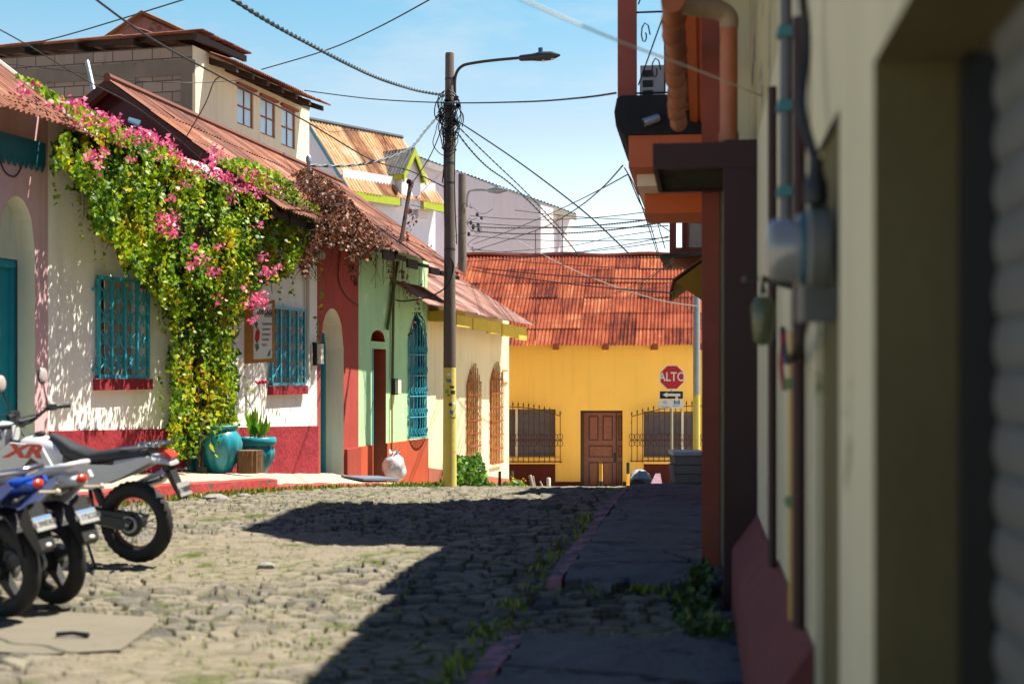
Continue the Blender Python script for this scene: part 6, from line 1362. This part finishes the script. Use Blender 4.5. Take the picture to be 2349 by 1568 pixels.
def bars(root, x, z, half, mirror, rise=.1):
    hb = bpy.data.objects.new('handlebar', None); COL.objects.link(hb); hb.parent = root; hb.location = (x, 0, z)
    m = MB(); m.tube(spline([V((x-.16, half, z+rise)), V((x-.08, half*.6, z+rise*1.05)), V((x, half*.25, z+.01)), V((x, 0, z)), V((x, -half*.25, z+.01)), V((x-.08, -half*.6, z+rise*1.05)), V((x-.16, -half, z+rise))], 5), .013, 8); m.tube([V((x-.02, half*.45, z+rise*.6)), V((x-.02, -half*.45, z+rise*.6))], .010, 6); m.build('bar', M['black'], hb, 60)
    for s in (-1, 1):
        m = MB(); a, b = V((x-.10, s*half*.70, z+rise*1.04)), V((x-.17, s*(half+.015), z+rise)); m.tube([a, a.lerp(b, .1), a.lerp(b, .9), b], [.021, .017, .018, .021], 10); m.build('grip', M['rubber'], hb, 50)
        m = MB(); m.tube(spline([V((x-.03, s*half*.62, z+rise)), V((x+.03, s*half*.75, z+rise-.01)), V((x-.03, s*half*.98, z+rise-.015))], 5), .007, 5); m.cb(V((x-.09, s*half*.62, z+rise*1.05)), .06, .06, .05); m.build('lever', M['darksteel'], hb, 50)
        if mirror:
            m = MB(); t = V((x-.02+.05*(s < 0), s*(half*.78), z+rise+mirror)); m.tube(spline([V((x-.06, s*half*.6, z+rise)), V((x-.02, s*half*.66, z+rise+mirror*.5)), t], 5), .007, 6); m.ell(t, (.022, .062, .075), 14); mr = m.build('mirror', M['black'], hb, 60)
            m = MB(); m.ell(t-V((.014, 0, 0)), (.012, .054, .066), 14); m.build('mirror_glass', paint('mirror_glass', (.50, .42, .40), .1, .1, bump=0, spec=.8), mr, 60)
def indicator(root, p, s, base):
    m = MB(); m.tube([V(base), V(p)], .009, 6); m.ell(V(p), (.03, .022, .02), 10); m.build('indicator', M['bulb'] if base[0] > -.43 and s < 0 else M['plastic'], root, 50)
def shared(root, L, R, Rf):
    for s in (-1, 1):
        m = MB(); side(m, [(-.05, R+.035), (.0, R-.04), (.46, R+.02), (.50, R+.10), (.42, R+.09)], s*.105-.02, .04); m.build('swingarm', M['darksteel'], root)
    m = MB(); m.lathe(V((0, -.14, R)), [(.012, 0), (.022, .01), (.022, .26), (.012, .28)], 10, axis=(0, 1, 0)); m.build('axle', M['steel'], root)
    m = MB()
    for dz in (.052, -.055): m.tube([V((0, .10, R+dz)), V((.5, .10, R+.07+dz*.6))], .013, 4)
    torus(m, (0, .10, R), .062, .014, n=24, k=6); m.build('chain', M['steel'], root)
    m = MB(); side(m, [(-.02, R+.085), (.45, R+.13), (.45, R+.10), (-.05, R+.06)], .085, .03); m.build('chain_guard', M['black'], root)
    m = MB(); m.lathe(V((.66, -.17, R+.05)), [(.05, 0), (.13, .02), (.14, .10), (.14, .24), (.13, .32), (.05, .34)], 18, axis=(0, 1, 0)); m.cb(V((.72, 0, R+.05)), .34, .24, .22)
    for k in range(7): m.cb(V((.80, 0, R+.19+k*.028)), .17, .17, .012, rot=Matrix.Rotation(-.25, 3, 'Y'))
    m.build('engine', M['darksteel'], root, 40)
    m = MB(); H = V((L-.38, 0, .95))
    for s in (-1, 1):
        m.tube(spline([H+V((0, s*.03, 0)), V((.55, s*.10, .72)), V((.05, s*.11, .78)), V((-.22, s*.10, .83))], 5), .017, 6); m.tube([V((.5, s*.1, .70)), V((.47, s*.1, R+.02)), V((.62, s*.1, R-.13)), V((.9, s*.09, R-.12)), V((L-.42, s*.02, .82))], .017, 6)
    m.build('frame', M['black'], root, 60)
    for s in (-1, 1):
        m = MB(); a, b = V((L-.36, s*.10, .99)), V((L+.0, s*.10, Rf)); m.tube([a, a.lerp(b, .55), a.lerp(b, .551), b], [.021, .021, .028, .028], 10); m.build('fork', M['steel'], root, 50)
    m = MB(); m.cb(V((L-.35, 0, .96)), .06, .26, .03); m.cb(V((L-.30, 0, .84)), .06, .26, .03); m.build('triple_clamp', M['black'], root)
    m = MB(); a = V((.55, -.13, R+.1)); m.tube(spline([V((.9, -.1, R+.2)), V((.85, -.16, R-.02)), V((.5, -.17, R+.06)), V((.3, -.17, R+.16))], 6), .022, 8); m.tube([V((.3, -.17, R+.16)), V((.26, -.17, R+.18)), V((-.15, -.18, R+.34)), V((-.18, -.18, R+.35))], [.03, .048, .052, .03], 12); m.build('exhaust', M['chrome'], root, 50)
    m = MB(); a, b = V((.30, .19, R+.06)), V((.22, .34, 0.01)); m.tube([V((.42, .12, R-.05)), V((.20, .30, .02))], .012, 6); m.cb(V((.19, .31, .012)), .08, .05, .012); m.build('side_stand', M['black'], root)
    m = MB()
    for k in range(4): m.tube(spline([V((L-.42+.03*k, .2-.13*k, 1.12)), V((L-.22, .12-.08*k, 1.02+.03*(k % 2))), V((L-.30-.05*k, .06-.04*k, .85)), V((.75, .08-.05*k, .62))], 6), .006, 5)
    m.build('brake_hose', M['rubber'], root, 60)
    m = MB(); m.cb(V((.56, .115, R+.09)), .16, .03, .15); m.lathe(V((.72, .12, R+.05)), [(.11, 0), (.11, .03), (.07, .05)], 18, axis=(0, 1, 0)); m.lathe(V((.72, -.17, R+.05)), [(.11, 0), (.11, -.02), (.06, -.04)], 18, axis=(0, 1, 0)); m.tube(spline([V((.5, .15, R-.03)), V((.40, .17, R-.05)), V((.36, .19, R-.04))], 4), .009, 5); m.build('engine_cover', M['steel'], root, 40)
    m = MB()
    for s in (-1, 1): m.tube([V((.38, s*.10, R-.03)), V((.36, s*.24, R-.02))], .014, 6)
    m.build('foot_peg', M['rubber'], root)
def orient(root, loc, yaw, lean=-6):
    root.rotation_mode = 'XYZ'; root.location = V(loc); root.rotation_euler = (rad(lean), 0, rad(yaw))
# white dirt bike
b1m = thing('motorcycle', 'white dirt bike with red tank lettering, chrome rear rack and knobbly wire wheel', 'motorcycle', (0, 0, 0), 'motorcycles parked at the left')
L = 1.38; R = .322; shared(b1m, L, R, .34); wheel(b1m, 0, R, .062, M['redbar'] if False else paint('coppery_rim', (.30, .14, .08), .4, .2, metal=.6), 'wire', .012); wheel(b1m, L, .345, .05, M['steel'], 'wire', .010)
m = MB(); loft(m, [(-.22, .865, .925, .10, .09), (0, .84, .93, .13, .12), (.2, .80, .905, .13, .125), (.36, .77, .88, .115, .11), (.52, .80, .93, .10, .09), (.66, .86, 1.0, .08, .06), (.74, .92, 1.03, .05, .04)]); m.build('seat', M['vinyl'], b1m, 60)
tk = MB(); loft(tk, [(.60, .78, .91, .09, .07), (.72, .74, .98, .13, .09), (.86, .72, 1.01, .155, .10), (1.0, .76, .99, .15, .08), (1.08, .82, .94, .08, .05)]); tank = tk.build('tank', M['motowhite'], b1m, 60)
m = MB(); m.lathe(V((.86, 0, 1.005)), [(.045, 0), (.045, .02), (.03, .03)], 16); m.build('filler_cap', M['black'], tank, 40)
for s in (-1, 1):
    m = MB(); side(m, [(.60, .74), (.72, .95), (1.02, .97), (1.20, .84), (1.10, .66), (.92, .62)], s*.175-.012, .024); sh = m.build('shroud', M['motowhite'], b1m)
    m = MB(); side(m, [(.66, .76), (.82, .85), (.98, .70), (.90, .66)], s*.177-.0125+s*.003, .025); m.build('shroud_vent', M['black'], sh)
    m = MB(); put_text(m, 'XR', .15, (.90, s*.1915, .90), (-s, 0, -.22*s) if False else V((-s, 0, 0)), (0, 0, 1), depth=.001, font_scale_x=1.75, shear=.4, bold=.006); m.build('lettering', M['motored'], sh)
    m = MB(); side(m, [(.62, .60), (.60, .80), (.10, .80), (-.34, .875), (-.36, .84), (.02, .70), (.30, .60)], s*.135-.01, .02); m.build('side_panel', M['motowhite'], b1m)
m = MB(); loft(m, [(-.52, .79, .82, .07, .06), (-.40, .80, .865, .09, .07), (-.15, .80, .87, .11, .10), (.10, .76, .84, .11, .11)]); m.build('rear_fender', M['motowhite'], b1m, 60)
m = MB()
for y in (-.11, .11): m.tube(spline([V((.02, y, .93)), V((-.2, y, .955)), V((-.44, y, .955))], 4), .011, 6)
for x in (-.16, -.26, -.36, -.44): m.tube([V((x, -.12, .955)), V((x, .12, .955))], .012, 6)
m.prism([V((-.16, -.03, .958)), V((-.44, -.03, .958)), V((-.44, .03, .958)), V((-.16, .03, .958))], (0, 0, .008)); m.build('rear_rack', M['chrome'], b1m, 50)
m = MB(); m.prism([V((-.50, -.05, .83)), V((-.535, -.05, .86)), V((-.44, -.05, .91)), V((-.36, -.05, .88))], (0, .10, 0)); m.build('taillight', M['redlens'], b1m)
m = MB(); m.prism([V((-.36, -.045, .80)), V((-.46, -.045, .80)), V((-.64, -.045, .53)), V((-.60, -.045, .52))], (0, .09, 0)); m.build('plate_bracket', M['plastic'], b1m)
plate(b1m, (-.63, 0, .60), (-1, 0, .55), .16, .12, '074GBC'.replace('GBC', 'FRZ') if False else 'M 748BBD')
for s in (-1, 1): indicator(b1m, (-.50, s*.17, .72), s, (-.45, s*.03, .75))
m = MB(); loft(m, [(1.02, .70, .73, .06, .06), (1.3, .735, .765, .07, .06), (1.6, .74, .765, .06, .05), (1.78, .70, .72, .03, .03)]); m.build('front_fender', M['motowhite'], b1m, 60)
m = MB(); loft(m, [(1.13, .88, 1.10, .11, .09), (1.22, .84, 1.12, .13, .10), (1.30, .88, 1.08, .10, .07)]); m.build('headlight_cowl', M['motowhite'], b1m, 60)
m = MB(); m.lathe(V((1.285, 0, .98)), [(.075, 0), (.07, .03), (.0, .045)], 16, axis=(1, 0, 0)); m.build('headlight', M['bulb'], b1m, 50)
bars(b1m, 1.0, 1.10, .38, .26); m = MB(); m.lathe(V((1.06, 0, 1.10)), [(.055, 0), (.055, .05)], 16, axis=(-.6, 0, .8)); m.build('speedometer', M['black'], b1m, 40)
m = MB(); m.tube([V((.30, 0, .45)), V((.42, 0, .74))], .035, 10); torus(m, (.36, 0, .6), .03, .012, n=14, k=6); m.build('shock_absorber', M['darksteel'], b1m, 50)
# street bikes
def street(label, body, tailc, txt, white_tail):
    o = thing('motorcycle', label, 'motorcycle', (0, 0, 0), 'motorcycles parked at the left'); L = 1.28; R = .305; shared(o, L, R, .30)
    wheel(o, 0, R, .058, paint('ochre_rim', (.20, .15, .07), .4, .2, metal=.5), 'cast', 0, False); wheel(o, L, .30, .048, M['black'], 'cast')
    m = MB(); m.lathe(V((0, -.08, R)), [(.04, 0), (.085, .01), (.085, .05), (.04, .06)], 18, axis=(0, 1, 0)); m.build('drum_brake', M['steel'], o, 40)
    m = MB(); loft(m, [(-.26, .80, .86, .10, .09), (-.05, .77, .875, .13, .12), (.2, .72, .82, .13, .12), (.42, .71, .78, .11, .10), (.56, .74, .82, .08, .07)]); m.build('seat', M['vinyl'], o, 60)
    m = MB(); loft(m, [(.50, .70, .84, .08, .06), (.66, .68, .95, .14, .10), (.84, .68, .98, .15, .11), (.98, .74, .92, .10, .07)]); m.build('tank', body, o, 60)
    for s in (-1, 1):
        m = MB(); side(m, [(.45, .58), (.48, .74), (.05, .76), (-.36, .87), (-.40, .83), (-.05, .66), (.22, .56)], s*.135-.012, .024); m.build('side_panel', tailc, o)
        m = MB(); a, b = V((-.02, s*.13, R+.02)), V((.12, s*.13, .74)); m.tube([a, b], .013, 8)
        m.tube([a.lerp(b, .25+.5*k/16)+V((.024*math.cos(k*1.6), .024*math.sin(k*1.6), 0)) for k in range(17)], .009, 5); m.tube([a.lerp(b, .2), a.lerp(b, .55)], .024, 8); m.build('shock_absorber', M['chrome'], o, 50)
    m = MB(); loft(m, [(-.50, .80, .84, .04, .05), (-.36, .79, .88, .09, .08), (-.15, .77, .86, .11, .10)]); m.build('tail_cowl', tailc, o, 60)
    m = MB(); m.tube(spline([V((.0, .13, .86)), V((-.2, .14, .91)), V((-.42, .10, .93)), V((-.46, 0, .935)), V((-.42, -.10, .93)), V((-.2, -.14, .91)), V((.0, -.13, .86))], 6), .017, 8)
    if white_tail: m.prism([V((-.2, -.08, .905)), V((-.44, -.08, .925)), V((-.44, .08, .925)), V((-.2, .08, .905))], (0, 0, .014))
    m.build('grab_rail', M['motowhite'] if white_tail else M['chrome'], o, 50)
    m = MB(); m.ell(V((-.50, 0, .84)), (.035, .045, .03), 12); m.build('taillight', M['redlens'], o, 60)
    m = MB(); pts = [V((R*1.12*math.cos(a)*1.02, 0, R+R*1.16*math.sin(a))) for a in np.linspace(rad(70), rad(165), 10)]
    for a, b in zip(pts, pts[1:]): m.prism([a-V((0, .07, 0)), b-V((0, .07, 0)), b+V((0, .07, 0)), a+V((0, .07, 0))], V((0, 0, .012)))
    m.prism([V((-.30, -.06, .60)), V((-.42, -.06, .72)), V((-.58, -.06, .45)), V((-.52, -.06, .42))], (0, .12, 0)); m.build('rear_fender', M['plastic'], o)
    plate(o, (-.535, 0, .60), (-1, 0, .95), .15, .11, txt, True)
    m = MB(); m.ell(V((-.575, 0, .47)), (.012, .024, .014), 10); m.build('reflector', M['sticker_w'], o, 50)
    for s in (-1, 1): indicator(o, (-.47, s*.17, .76), s, (-.42, s*.04, .78))
    m = MB(); loft(m, [(1.0, .60, .63, .06, .05), (1.2, .63, .66, .07, .05), (1.42, .60, .63, .06, .05), (1.56, .50, .53, .05, .04)]); m.build('front_fender', body, o, 60)
    m = MB(); loft(m, [(.98, .80, 1.05, .10, .08), (1.10, .78, 1.06, .11, .08), (1.17, .84, 1.0, .08, .06)]); m.build('headlight_cowl', body, o, 60)
    m = MB(); m.lathe(V((1.16, 0, .92)), [(.08, 0), (.07, .03), (.0, .045)], 16, axis=(1, 0, 0)); m.build('headlight', M['bulb'], o, 50)
    bars(o, .90, 1.02, .34, .20, .08); return o
b2m = street('white street motorcycle with black cast wheels between the dirt bike and the blue one', M['motowhite'], M['motowhite'], 'M 172CGD', True)
b3m = street('blue street motorcycle with a red tail light, nearest the camera at the left edge', M['motoblue'], M['motoblue'], 'M 390DKP', False)
def squeeze(o, k):
    for ch in [x for x in bpy.data.objects if x.parent == o]:
        if ch.name.split('.')[0] in ('wheel', 'swingarm', 'axle', 'exhaust', 'chain', 'engine', 'side_stand'): continue
        if ch.type == 'MESH':
            for v in ch.data.vertices:
                if v.co.x < -.12: v.co.x = -.12+(v.co.x+.12)*k
        squeeze(ch, k)
squeeze(b1m, .66); squeeze(b2m, .62); squeeze(b3m, .62)
def ground_at(u, v): Y = CZ*F/(v-HV); return V(((u-HX)/F*Y, Y, gz(Y)+.02))
orient(b1m, ground_at(318, 1292), 180-19); orient(b2m, ground_at(128, 1392), 180-33); orient(b3m, ground_at(14, 1420), 180-27)
